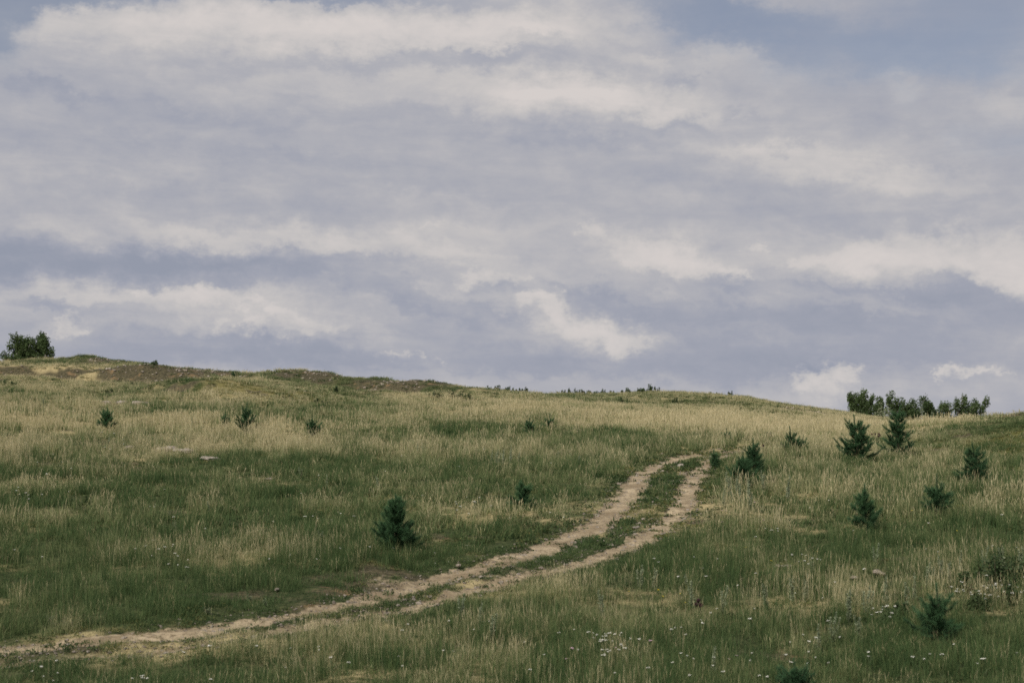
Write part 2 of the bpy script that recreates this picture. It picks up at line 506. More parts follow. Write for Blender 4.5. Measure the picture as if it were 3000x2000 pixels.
# the two wheel ruts (rows surveyed on the photograph, half widths in metres)
LEFT = [(-420, 1530, .42), (-150, 1508, .36), (0, 1489, .36), (150, 1472, .34), (300, 1456, .36), (430, 1448, .36), (560, 1431, .30), (690, 1408, .23), (800, 1389, .23), (900, 1363, .30),
        (1000, 1334, .36), (1100, 1303, .40), (1206, 1273, .40), (1305, 1237, .33), (1380, 1197, .33), (1432, 1150, .36), (1462, 1105, .34), (1500, 1076, .32), (1560, 1054, .32), (1610, 1045, .28), (1660, 1038, .24), (1700, 1033, .18), (1750, 1028, .1)]
RIGHT = [(-420, 1572, .2), (-150, 1545, .12), (0, 1526, .08), (200, 1507, .09), (433, 1483, .13), (600, 1458, .13), (720, 1436, .14), (860, 1412, .16), (940, 1395, .17), (1020, 1376, .15), (1120, 1347, .20),
         (1250, 1314, .22), (1330, 1295, .22), (1410, 1268, .28), (1490, 1230, .28), (1545, 1188, .30), (1572, 1148, .30), (1590, 1110, .30), (1608, 1080, .30), (1630, 1061, .30), (1665, 1047, .28), (1705, 1039, .2), (1755, 1033, .1)]
raw = []
for src in (LEFT, RIGHT):
    pl = [at(u, v) + (w,) for (u, v, w) in src]
    raw.append(pl)


def catmull(pl, step=0.35):
    P = np.array([pl[0]] + pl + [pl[-1]], float)
    out = []
    for k in range(1, len(P) - 2):
        n = max(2, int(np.hypot(*(P[k + 1, :2] - P[k, :2])) / step))
        for t in np.linspace(0, 1, n, endpoint=False):
            out.append(0.5 * (2 * P[k] + (P[k + 1] - P[k - 1]) * t + (2 * P[k - 1] - 5 * P[k] + 4 * P[k + 1] - P[k + 2]) * t * t
                              + (-P[k - 1] + 3 * P[k] - 3 * P[k + 1] + P[k + 2]) * t ** 3))
    out.append(P[-1])
    return np.array(out)


rut_lines = [catmull(pl) for pl in raw]
RUTS = [[tuple(q) for q in rl[::3]] + [tuple(rl[-1])] for rl in rut_lines]


# ---------------------------------------------------------------- ground cover maps (where what grows)
def world_blob(u, v, ru, rv, wgt):
    x, y = at(u, v)
    xa, ya = at(u, v - rv)
    xb, yb = at(u, v + rv)
    sx = ru / FPX * y
    sy = max(0.6, (ya - yb) / 2)
    return x, y, sx, sy, wgt


SOIL = [world_blob(*b) for b in (
    (330, 838, 120, 6, .45), (480, 852, 70, 4, .3), (700, 856, 110, 6, .5), (800, 868, 100, 6, .5), (900, 880, 90, 7, .5),
    (240, 830, 75, 8, 1.0), (90, 855, 120, 7, .9), (230, 860, 110, 8, .9), (20, 846, 40, 6, .7), (410, 868, 60, 8, .75), (392, 893, 42, 5, .95), (735, 866, 60, 10, .8), (870, 890, 100, 10, .9),
    (935, 878, 42, 7, .8), (470, 1027, 100, 5, .95), (385, 1182, 70, 6, .95), (640, 1372, 110, 20, .5), (920, 1315, 70, 18, .75), (820, 1345, 70, 14, .55), (1090, 1335, 110, 16, .55), (1180, 1318, 80, 14, .5),
    (1818, 1480, 55, 5, .7), (1838, 945, 34, 4, .9), (1915, 956, 28, 4, .8), (2320, 955, 50, 8, .8), (1690, 1258, 60, 6, .35), (190, 1444, 90, 12, .55), (1250, 1018, 90, 5, .4), (600, 1140, 50, 4, .4),
    (1320, 930, 60, 3, .3), (2050, 1180, 60, 4, .3), (320, 838, 60, 5, .6), (520, 862, 60, 4, .4), (780, 1390, 60, 10, .4), (1480, 1150, 25, 15, .3), (1520, 1190, 25, 15, .35), (1500, 1120, 20, 15, .3))]
SANDY = [world_blob(*b) for b in ((890, 1336, 70, 11, .75), (1110, 1332, 80, 9, .5), (1200, 1308, 60, 9, .5), (1290, 1280, 50, 10, .35), (1500, 1160, 18, 25, .3))]
MOSS = [world_blob(*b) for b in ((560, 895, 85, 10, 1), (2230, 1035, 150, 25, .8), (500, 905, 60, 8, .6), (1660, 935, 120, 10, .5), (700, 900, 80, 12, .5), (2320, 1010, 60, 20, .6))]
DRY = [world_blob(*b) for b in (
    (120, 845, 200, 6, .7), (560, 874, 90, 5, .7), (830, 895, 70, 7, .5), (1000, 915, 120, 9, .6), (1300, 940, 330, 14, .55), (1350, 972, 420, 16, .8), (1780, 985, 300, 24, .95), (1960, 966, 130, 12, .7), (1500, 905, 250, 6, .5),
    (300, 985, 330, 12, .6), (100, 1007, 150, 10, .6), (850, 1045, 230, 14, .6), (1130, 1055, 180, 10, .5), (1350, 1052, 150, 16, .45), (690, 1120, 110, 12, .6), (800, 1160, 80, 16, .4), (1645, 1150, 42, 45, .95), (1600, 1230, 50, 40, .5), (1500, 1085, 34, 10, .7),
    (1180, 1205, 120, 16, .35), (200, 1545, 480, 26, .5), (960, 1452, 130, 22, .55), (560, 1505, 300, 20, .5), (1500, 1425, 200, 20, .35), (1800, 1040, 200, 14, .6), (1850, 1128, 140, 12, .5), (2000, 1108, 180, 10, .4),
    (1020, 1190, 90, 22, .45), (1750, 1380, 200, 24, .3), (900, 955, 250, 10, .4), (2100, 1150, 120, 12, .3), (1300, 1350, 200, 16, .35), (1830, 1440, 130, 18, .3), (2000, 1335, 200, 14, .25), (150, 1200, 160, 14, .25),
    (620, 1230, 120, 20, .3), (420, 1300, 120, 20, .2), (2150, 968, 80, 5, .6))]
GREEN = [world_blob(*b) for b in (
    (250, 1095, 380, 30, .55), (300, 1250, 330, 40, .45), (130, 1400, 260, 30, 1.0), (1060, 985, 150, 7, .9), (1520, 1012, 130, 8, .8), (1350, 917, 200, 9, .5), (1700, 928, 150, 10, .5), (2100, 1220, 260, 40, .4), (1700, 1520, 400, 30, .35),
    (2200, 1480, 140, 46, .7), (1100, 1510, 280, 24, .35), (2280, 1330, 90, 36, .8), (560, 940, 280, 9, .4), (350, 1165, 90, 7, .9), (1150, 1100, 220, 20, .35), (640, 1080, 160, 10, .3), (1480, 1290, 120, 16, .4), (2250, 1080, 160, 30, .35), (500, 1370, 160, 26, .8), (1200, 1165, 80, 14, .5),
    (200, 930, 250, 10, .35), (300, 833, 130, 9, 1.1), (450, 850, 90, 8, 1.0), (700, 860, 130, 10, 1.2), (880, 886, 120, 11, 1.3), (60, 856, 120, 8, .9), (400, 880, 90, 10, .9), (2270, 985, 150, 26, 1.3), (2200, 1050, 200, 30, .9), (2080, 1030, 90, 14, .5), (90, 880, 100, 7, .35), (1570, 1340, 160, 18, .4))]


def field(lst, x, y, k=1.25):
    s = 0
    for (bx, by, sx, sy, w) in lst:
        q = ((x - bx) / (sx * k)) ** 2 + ((y - by) / (sy * k)) ** 2
        s = s + w * np.exp(-q)
    return s


def cover_maps(x, y):
    wx = x + 1.6 * fbm(x / 3.5, y / 3.5, 101, 3)
    wy = y + 2.2 * fbm(x / 3.5, y / 3.5, 131, 3)
    sc = 1 + sstep(y, 50, 120) * 1.3
    streak = fbm(x / (5.0 * sc), y / (2.4 * sc), 41, 4, 0.6)
    fine = fbm(x / 0.9, y / 0.9, 51, 3)
    clump = fbm(x / 0.42, y / 0.42, 55, 2)
    dry = (0.20 + 0.29 * sstep(y, 20, 110) + 0.40 * field(DRY, wx, wy) - 0.32 * field(GREEN, wx, wy) + 0.60 * streak + 0.44 * fine + 0.38 * clump)
    soil = field(SOIL, wx, wy) + 0.35 * fine + 0.25 * fbm(x / 2.5, y / 2.5, 61, 3)
    bare = sstep(fbm(x / 2.6, y / 1.5, 81, 4), 0.34, 0.5) * 0.5
    soil = np.clip(soil * 0.9 + bare, 0, 1)
    moss = np.clip(field(MOSS, wx, wy) + 0.3 * fine, 0, 1)
    rut = np.full(np.shape(x), 9.0)
    for pl in RUTS:
        rut = np.minimum(rut, poly_dist(x, y, pl))
    rut = rut + 0.11 * fbm(x / 0.4, y / 0.4, 91, 3) + 0.10 * fbm(x / 1.6, y / 1.6, 95, 2)
    return np.clip(dry, 0, 1), soil, moss, rut


PINES = [   # foot column, foot row, height in rows, label, seed, spread, whorls, leader, fill, lean, lowest whorl, side shoots, needle length, upsweep
    (908, 1266, 116, 'dense conical dark pine standing alone left of the track', 1, .38, 8, .16, 1.5, 0.0, .05, 3, 1.0, .8),
    (1198, 1172, 60, 'small dim pine half sunk in grass above the track', 2, .5, 4, .25, 1.2, 0, .05, 2),
    (566, 1005, 72, 'small pine with five upright finger-like shoots on the left slope', 3, .42, 4, .36, 1.3, 0, .06, 1, .9, 1.1),
    (245, 992, 50, 'small rounded bushy pine furthest left on the slope', 4, .5, 4, .3, 1.1, 0, .08, 2, 1, .95),
    (517, 985, 38, 'tiny thin pine seedling just left of the finger-shooted pine', 5, .34, 3, .4, .9, 0, .2, 1, .9, .9),
    (718, 1012, 54, 'small pine with a low shoot leaning right on the mid slope', 6, .48, 3, .36, 1.0, -.03, .12, 1, 1, .9),
    (1216, 996, 36, 'tiny upright pine, left one of the pair on the mid slope', 7, .4, 3, .4, .9, .02, .1, 1),
    (1262, 990, 34, 'tiny upright pine, right one of the pair on the mid slope', 8, .45, 3, .4, .9, .05, .1, 1),
    (1643, 1076, 36, 'small pine at the right edge of the track where it vanishes', 9, .36, 4, .3, 1.1, -.06, .08, 2),
    (1732, 1092, 76, 'taller rear pine of the close pair right of the track', 10, .36, 5, .3, 1.1, -.03, .12, 2),
    (1706, 1118, 72, 'lower bushy front pine of the close pair right of the track', 11, .46, 4, .3, 1.2, .02, .06, 2),
    (1820, 1048, 62, 'small pine with one long leader beside the tan grass', 12, .45, 4, .42, 1.7, -.08, .08, 1, .8, .8),
    (1842, 1048, 44, 'thin slight pine just right of the long-leadered pine', 13, .5, 3, .4, .7, .06, .1, 1, .8),
    (1669, 1014, 26, 'tiny forked pine on the bank beyond the end of the track', 14, .5, 2, .5, 1, 0, .1, 1),
    (1968, 1060, 98, 'broad pine with skirt of branches and a separate top tuft', 15, .50, 5, .26, 1.1, -.04, .04, 3, 1.0, .55),
    (2062, 1050, 110, 'tallest pine, straggling, rising past the skyline trees', 16, .34, 6, .2, 1.0, .06, .05, 2, 1.1, .6),
    (2242, 1112, 86, 'open pine on the flank of the right knoll', 17, .42, 5, .26, 1.0, -.08, .05, 2, 1.0, .6),
    (2152, 1188, 88, 'pine with a cup of shoots and one spike leader in tan grass', 18, .44, 4, .45, 1.1, .02, .14, 2, .9, .85),
    (1988, 1222, 98, 'rounded pine ball on a bare stem over a low skirt', 19, .36, 4, .24, 1.2, -.02, .08, 3, 1.1, .75),
    (2155, 1472, 114, 'dark blurred pine in the lower right foreground grass', 20, .5, 4, .36, 1.0, -.02, .06, 2, 1.0, .7),
    (1826, 1600, 70, 'pine tips poking up at the bottom edge of the picture', 21, .6, 3, .4, 1.0, 0, .1, 2, 1, .9),
    (536, 866, 12, 'tiny dark pine on the left ridge slope below the skyline', 22, .5, 2, .4, 1, 0, .1, 1),
    (1766, 1005, 12, 'tiny triangular dark pine in the tan far slope', 23, .6, 3, .3, 1, 0, .05, 1),
]
BOULDERS = [   # column, row, width and height in rows, label, seed, pale, depth, tilt
    (244, 929, 26, 9, 'squat grey boulder, left one of the upper boulder row', 1),
    (280, 928, 28, 8, 'half-hidden brownish boulder in the middle of the upper row', 2),
    (325, 931, 50, 11, 'long flat slab boulder at the right of the upper row', 3, False, .8, .08),
    (4, 932, 20, 9, 'grey stone cut by the left edge of the picture', 4),
    (298, 1032, 28, 9, 'small half-sunk stone left of the long low boulder', 5),
    (386, 1038, 62, 14, 'long low pale boulder, left half, in the mid-left grass', 6, False),
    (424, 1041, 52, 11, 'long low pale boulder, right half, in the mid-left grass', 7, False, .8, .08),
    (481, 1059, 44, 13, 'pointed grey boulder nearest on the mid-left slope', 8),
    (620, 1102, 18, 4, 'thin stone sliver in the grass right of the boulders', 9),
    (1808, 1307, 26, 7, 'white stone lying in the right-hand grass', 10, True),
    (1786, 1306, 18, 6, 'tan stone just left of the white one', 11, True),
    (2016, 1320, 26, 10, 'white and tan stone right of the pine skirt, in grass', 12, True),
    (1962, 1332, 20, 6, 'low tan stone left of the white and tan stone', 13, True),
    (1053, 1303, 10, 6, 'single pale stone at the upper edge of the track', 14, True),
    (1208, 899, 6, 3, 'tiny white stone just below the ridge', 15, True),
    (636, 1360, 10, 6, 'pinkish stone in the bare earth above the track', 16, True),
    (1477, 1197, 8, 5, 'small pale stone on the middle strip of the track', 17, True),
    (895, 908, 5, 3, 'tiny white stone on the tan strip below the dark bank', 18, True),
    (1816, 932, 5, 3, 'tiny white stone on the far right slope', 19, True),
]
CLEAR = []
for sp_ in PINES:
    cx_, cy_ = at(sp_[0], sp_[1])
    rr0 = (.45 if sp_[1] < 1400 else .15) * sp_[2] * cy_ / FPX
    CLEAR.append((cx_, cy_ - .2, max(.25, rr0)))
for sp_ in BOULDERS:
    cx_, cy_ = at(sp_[0], sp_[1])
    CLEAR.append((cx_, cy_ - .45, max(.2, .6 * sp_[2] * cy_ / FPX)))


def clear_of(x, y):
    """0 close to pines and boulders, where the tall grass stands back"""
    f = np.ones_like(x)
    for (cx_, cy_, cr_) in CLEAR:
        m_ = (np.abs(x - cx_) < 3) & (np.abs(y - cy_) < 3)
        if m_.any():
            d = np.hypot(x[m_] - cx_, (y[m_] - cy_) * .8)
            f[m_] = np.minimum(f[m_], sstep(d, cr_ * .7, cr_ * 1.3))
    return f


# ---------------------------------------------------------------- object helpers
def tag(o, label=None, cat=None, group=None, kind=None):
    if label: o['label'] = label
    if cat: o['category'] = cat
    if group: o['group'] = group
    if kind: o['kind'] = kind
    return o


def mesh_np(name, verts, faces, mat=None, smooth=False, attrs=None):
    me = bpy.data.meshes.new(name)
    verts = np.asarray(verts, np.float32)
    faces = np.asarray(faces, np.int32)
    nv, nf = len(verts), len(faces)
    k = faces.shape[1]
    me.vertices.add(nv)
    me.vertices.foreach_set('co', verts.ravel())
    me.loops.add(nf * k)
    me.loops.foreach_set('vertex_index', faces.ravel())
    me.polygons.add(nf)
    me.polygons.foreach_set('loop_start', np.arange(0, nf * k, k, dtype=np.int32))
    if smooth:
        me.polygons.foreach_set('use_smooth', np.ones(nf, bool))
    for an, av in (attrs or {}).items():
        at_ = me.attributes.new(an, 'FLOAT', 'POINT')
        at_.data.foreach_set('value', np.asarray(av, np.float32))
    me.update(calc_edges=True)
    me.validate()
    if mat:
        me.materials.append(mat)
    return me


def obj(name, me, parent=None, loc=None, rot=None):
    o = bpy.data.objects.new(name, me)
    C.objects.link(o)
    if parent is not None:
        o.parent = parent
    if loc is not None:
        o.location = loc
    if rot is not None:
        o.rotation_euler = rot
    return o


def material(name):
    m_ = bpy.data.materials.new(name)
    m_.use_nodes = True
    m_.node_tree.nodes.clear()
    return m_, NT(m_.node_tree)


def attr(N, name, typ='GEOMETRY'):
    nd = N.n('ShaderNodeAttribute', attribute_type=typ)
    nd.attribute_name = name
    return nd


def finish(N, col, rough=0.9, spec=0.15, transl=0.0, bump=None, bump_d=0.02, bump_s=0.5):
    out = N.n('ShaderNodeOutputMaterial')
    b = N.n('ShaderNodeBsdfPrincipled')
    N.put(b.inputs['Base Color'], col)
    b.inputs['Roughness'].default_value = rough
    b.inputs['Specular IOR Level'].default_value = spec
    if bump is not None:
        bn = N.n('ShaderNodeBump')
        bn.inputs['Distance'].default_value = bump_d
        bn.inputs['Strength'].default_value = bump_s
        N.put(bn.inputs['Height'], bump)
        N.put(b.inputs['Normal'], bn.outputs[0])
    if transl > 0:
        t = N.n('ShaderNodeBsdfTranslucent')
        N.put(t.inputs[0], col)
        mx = N.n('ShaderNodeMixShader')
        mx.inputs[0].default_value = transl
        N.t.links.new(b.outputs[0], mx.inputs[1])
        N.t.links.new(t.outputs[0], mx.inputs[2])
        N.t.links.new(mx.outputs[0], out.inputs[0])
    else:
        N.t.links.new(b.outputs[0], out.inputs[0])


# ---------------------------------------------------------------- materials
def ground_mat():
    m_, N = material('meadow_soil')
    pos = N.n('ShaderNodeNewGeometry').outputs['Position']
    a_ = N.noise(pos, 0.9, 6, 0.6).outputs['Fac']
    b_ = N.noise(pos, 7.0, 6, 0.65).outputs['Fac']
    c_ = N.noise(pos, 31.0, 4, 0.6).outputs['Fac']
    dry = attr(N, 'dry').outputs['Fac']
    soil = attr(N, 'soil').outputs['Fac']
    sand = attr(N, 'sand').outputs['Fac']
    moss = attr(N, 'moss').outputs['Fac']
    green = N.mix(N.ss(b_, .35, .68), (0.024, 0.034, 0.014), (0.068, 0.082, 0.032))
    straw = N.mix(N.ss(b_, .3, .7), (0.22, 0.18, 0.095), (0.40, 0.33, 0.18))
    col = N.mix(N.ss(N.m('ADD', dry, N.m('MULTIPLY', N.m('SUBTRACT', a_, .5), .6)), .15, .8), green, straw)
    col = N.mix(N.m('MULTIPLY', moss, .75), col, N.mix(b_, (0.085, 0.085, 0.022), (0.14, 0.125, 0.04)))
    earth = N.mix(N.ss(b_, .35, .66), (0.036, 0.034, 0.020), (0.098, 0.084, 0.048))
    earth = N.mix(N.ss(a_, .56, .70), earth, N.mix(c_, (0.12, 0.078, 0.040), (0.25, 0.17, 0.09)))
    earth = N.mix(N.ss(c_, .62, .72), earth, (0.36, 0.31, 0.26))
    col = N.mix(N.ss(N.m('ADD', soil, N.m('MULTIPLY', N.m('SUBTRACT', b_, .5), .5)), .25, .62), col, earth)
    sandc = N.mix(N.ss(b_, .35, .66), (0.16, 0.125, 0.08), (0.32, 0.26, 0.17))
    col = N.mix(N.ss(N.m('ADD', sand, N.m('MULTIPLY', N.m('SUBTRACT', b_, .5), .7)), .3, .7), col, sandc)
    finish(N, col, 0.95, 0.08, bump=N.m('ADD', b_, N.m('MULTIPLY', c_, .4)), bump_d=0.08, bump_s=0.8)
    return m_


def track_mat():
    m_, N = material('sandy_track')
    pos = N.n('ShaderNodeNewGeometry').outputs['Position']
    a_ = N.noise(pos, 1.1, 5, 0.6).outputs['Fac']
    b_ = N.noise(pos, 9.0, 6, 0.65).outputs['Fac']
    c_ = N.noise(pos, 45.0, 4, 0.6).outputs['Fac']
    vo = N.n('ShaderNodeTexVoronoi')
    N.put(vo.inputs['Vector'], pos)
    vo.inputs['Scale'].default_value = 16
    col = N.mix(N.ss(a_, .35, .65), (0.20, 0.155, 0.098), (0.37, 0.30, 0.20))
    col = N.mix(N.ss(b_, .45, .66), col, (0.14, 0.108, 0.066))
    col = N.mix(N.ss(c_, .58, .75), col, (0.52, 0.45, 0.34))
    col = N.mix(N.m('MULTIPLY', N.ss(vo.outputs['Distance'], .0, .25, 1, 0), N.ss(b_, .45, .6)), col, (0.47, 0.40, 0.31))
    finish(N, col, 0.95, 0.08, bump=N.m('ADD', b_, N.m('MULTIPLY', c_, .5)), bump_d=0.05, bump_s=0.7)
    return m_


def grass_mat(name, stops, transl=0.42):
    """blade colour: per blade value + per tuft value along a list of colours"""
    m_, N = material(name)
    t = attr(N, 'tint').outputs['Fac']
    d = attr(N, 'dryness', 'INSTANCER').outputs['Fac']
    h = attr(N, 'along').outputs['Fac']
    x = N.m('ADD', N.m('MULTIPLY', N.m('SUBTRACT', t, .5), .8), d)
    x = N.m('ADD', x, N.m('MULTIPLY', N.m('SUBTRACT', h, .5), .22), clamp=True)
    rp = N.n('ShaderNodeValToRGB')
    N.put(rp.inputs[0], x)
    e = rp.color_ramp.elements
    e[0].position, e[0].color = stops[0][0], stops[0][1] + (1,)
    e[1].position, e[1].color = stops[-1][0], stops[-1][1] + (1,)
    for p_, c_ in stops[1:-1]:
        q = e.new(p_)
        q.color = c_ + (1,)
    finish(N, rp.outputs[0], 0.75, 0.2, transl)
    return m_


def leaf_mat(name, c0, c1, transl=0.3, scale=3.0, rough=0.7):
    m_, N = material(name)
    t = attr(N, 'tint').outputs['Fac']
    oi = N.n('ShaderNodeObjectInfo').outputs['Random']
    x = N.m('ADD', N.m('MULTIPLY', t, .8), N.m('MULTIPLY', oi, .2))
    finish(N, N.mix(x, c0, c1), rough, 0.2, transl)
    return m_


def plain_mat(name, c0, c1, scale=12.0, rough=0.9, bump_d=0.02):
    m_, N = material(name)
    pos = N.n('ShaderNodeTexCoord').outputs['Object']
    a_ = N.noise(pos, scale, 6, 0.6).outputs['Fac']
    finish(N, N.mix(N.ss(a_, .3, .7), c0, c1), rough, 0.15, bump=a_, bump_d=bump_d)
    return m_


def stone_mat(name, c0, c1, c2):
    m_, N = material(name)
    pos = N.n('ShaderNodeTexCoord').outputs['Object']
    a_ = N.noise(pos, 2.2, 6, 0.6).outputs['Fac']
    b_ = N.noise(pos, 11.0, 6, 0.65).outputs['Fac']
    vo = N.n('ShaderNodeTexVoronoi')
    N.put(vo.inputs['Vector'], pos)
    vo.inputs['Scale'].default_value = 4.0
    col = N.mix(N.ss(a_, .35, .65), c0, c1)
    col = N.mix(N.ss(b_, .5, .68), col, c2)
    rnd = N.n('ShaderNodeObjectInfo').outputs['Random']
    col = N.mix(N.m('MULTIPLY', rnd, .35), col, (0.24, 0.185, 0.13))
    finish(N, col, 0.95, 0.1, bump=N.m('ADD', N.m('MULTIPLY', a_, 1.5), b_), bump_d=0.05, bump_s=0.8)
    return m_


M_GROUND = ground_mat()
M_TRACK = track_mat()
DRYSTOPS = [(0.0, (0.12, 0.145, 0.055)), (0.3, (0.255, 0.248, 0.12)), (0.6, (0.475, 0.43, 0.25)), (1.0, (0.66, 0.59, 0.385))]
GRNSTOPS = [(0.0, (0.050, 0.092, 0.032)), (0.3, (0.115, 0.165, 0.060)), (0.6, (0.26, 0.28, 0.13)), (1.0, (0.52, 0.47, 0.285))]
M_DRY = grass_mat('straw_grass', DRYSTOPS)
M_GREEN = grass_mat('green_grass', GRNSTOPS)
M_HERB = grass_mat('low_herbs', [(0.0, (0.028, 0.055, 0.018)), (0.5, (0.075, 0.11, 0.04)), (1.0, (0.22, 0.20, 0.075))])
M_PINE = leaf_mat('pine_needles', (0.022, 0.066, 0.032), (0.095, 0.185, 0.080), 0.35)
M_BARK = plain_mat('bark', (0.045, 0.035, 0.026), (0.11, 0.08, 0.058), 20)
M_BIRCHBARK = plain_mat('birch_bark', (0.12, 0.11, 0.10), (0.55, 0.53, 0.49), 9)
M_LEAF = leaf_mat('birch_leaves', (0.042, 0.075, 0.028), (0.11, 0.155, 0.06), 0.4)
M_LEAF2 = leaf_mat('shrub_leaves', (0.03, 0.055, 0.022), (0.075, 0.11, 0.042), 0.3)
M_WORM = leaf_mat('wormwood_leaves', (0.17, 0.215, 0.125), (0.36, 0.39, 0.26), 0.35, rough=0.9)
M_STEM = leaf_mat('herb_stems', (0.06, 0.085, 0.035), (0.13, 0.14, 0.06), 0.2)
M_WHITE = leaf_mat('white_umbels', (0.62, 0.60, 0.50), (0.82, 0.81, 0.74), 0.3)
M_YELLOW = leaf_mat('yellow_flowers', (0.55, 0.42, 0.02), (0.7, 0.55, 0.05), 0.2)
M_PINK = leaf_mat('pink_flowers', (0.55, 0.32, 0.42), (0.7, 0.5, 0.58), 0.2)
M_PURPLE = leaf_mat('thistle_heads', (0.045, 0.025, 0.025), (0.09, 0.045, 0.05), 0.1)
M_STONE = stone_mat('weathered_stone', (0.25, 0.215, 0.185), (0.40, 0.36, 0.31), (0.16, 0.145, 0.12))
M_PALE = stone_mat('pale_stone', (0.30, 0.26, 0.215), (0.46, 0.41, 0.35), (0.27, 0.20, 0.13))

# ---------------------------------------------------------------- ground sheet
th_in = np.linspace(R(-25), R(25), 620)
th_out = np.concatenate([np.linspace(R(-180), R(-25), 90, endpoint=False)])
th_out2 = np.linspace(R(25), R(180), 91)[1:]
TH = np.concatenate([th_out, th_in, th_out2])
rr = np.concatenate([np.array([0.0001, .8, 2, 4, 7, 10, 13]), np.arange(16, 50, 0.16), np.arange(50, 100, 0.4), np.arange(100, 190, 0.6), np.geomspace(190, 4000, 60)])
TT, RR = np.meshgrid(TH, rr, indexing='ij')
gx, gy = (np.sin(TT) * RR).ravel(), (np.cos(TT) * RR).ravel()
gz = height(gx, gy)
g_dry, g_soil, g_moss = np.zeros(len(gx)), np.zeros(len(gx)), np.zeros(len(gx))
selv = (gy > 10) & (gy < 230) & (np.abs(gx / np.maximum(gy, 1)) < 0.55)
d_, s_, mo_, ru_ = cover_maps(gx[selv], gy[selv])
g_dry[:] = 0.4
g_dry[selv] = d_
g_soil[selv] = s_
g_sand = np.zeros(len(gx))
g_sand[selv] = np.maximum(0.9 * (1 - sstep(ru_, -0.02, 0.15)), np.clip(.75 * field(SANDY, gx[selv], gy[selv]), 0, 1))
g_moss[selv] = mo_
nT, nR = TT.shape
ii, jj = np.meshgrid(np.arange(nT - 1), np.arange(nR - 1), indexing='ij')
v00 = (ii * nR + jj).ravel()
gf = np.stack([v00, v00 + 1, v00 + nR + 1, v00 + nR], 1)
ground = obj('ground', mesh_np('ground', np.stack([gx, gy, gz], 1), gf, M_GROUND, True, {'dry': g_dry, 'soil': g_soil, 'moss': g_moss, 'sand': g_sand}))
tag(ground, 'rolling dry meadow ground rising to a bare ridge', 'ground', kind='structure')
del gx, gy, gz, TT, RR

# ---------------------------------------------------------------- dirt track: two ragged wheel ruts
tv, tf = [], []
NC = 13
for q, rl in enumerate(rut_lines):
    rl = catmull([tuple(p_) for p_ in rl[::2]] + [tuple(rl[-1])], 0.12)
    tang = np.gradient(rl[:, :2], axis=0)
    tang /= np.linalg.norm(tang, axis=1)[:, None] + 1e-9
    nor = np.stack([-tang[:, 1], tang[:, 0]], 1)
    s_len = np.concatenate([[0], np.cumsum(np.hypot(*np.diff(rl[:, :2], axis=0).T))])
    el_ = 0.42 * fbm(s_len / 0.7, s_len * 0 + 3 + q, 201, 5, 0.7)
    er_ = 0.42 * fbm(s_len / 0.7, s_len * 0 + 9 + q, 211, 5, 0.7)
    base = len(tv)
    for k in range(NC):
        f = k / (NC - 1) * 2 - 1
        wdt = rl[:, 2] + 0.06 + np.where(f < 0, el_, er_)
        wdt = np.maximum(wdt, 0.1)
        px = rl[:, 0] + nor[:, 0] * f * wdt
        py = rl[:, 1] + nor[:, 1] * f * wdt
        pz = height(px, py) + 0.022 - 0.05 * abs(f) ** 3 + 0.012 * fbm(px / .25, py / .25, 221, 2)
        tv.append(np.stack([px, py, pz], 1))
    n_ = len(rl)
    blk = np.arange(n_ - 1)
    off = sum(len(a_) for a_ in tv[:base])
    for k in range(NC - 1):
        b0 = off + k * n_ + blk
        b1 = b0 + n_
        tf.append(np.stack([b0, b0 + 1, b1 + 1, b1], 1))
track = obj('dirt_track', mesh_np('dirt_track', np.concatenate(tv), np.concatenate(tf), M_TRACK, True))
tag(track, 'sandy two-rut dirt track bending up through the meadow', 'track', kind='structure')


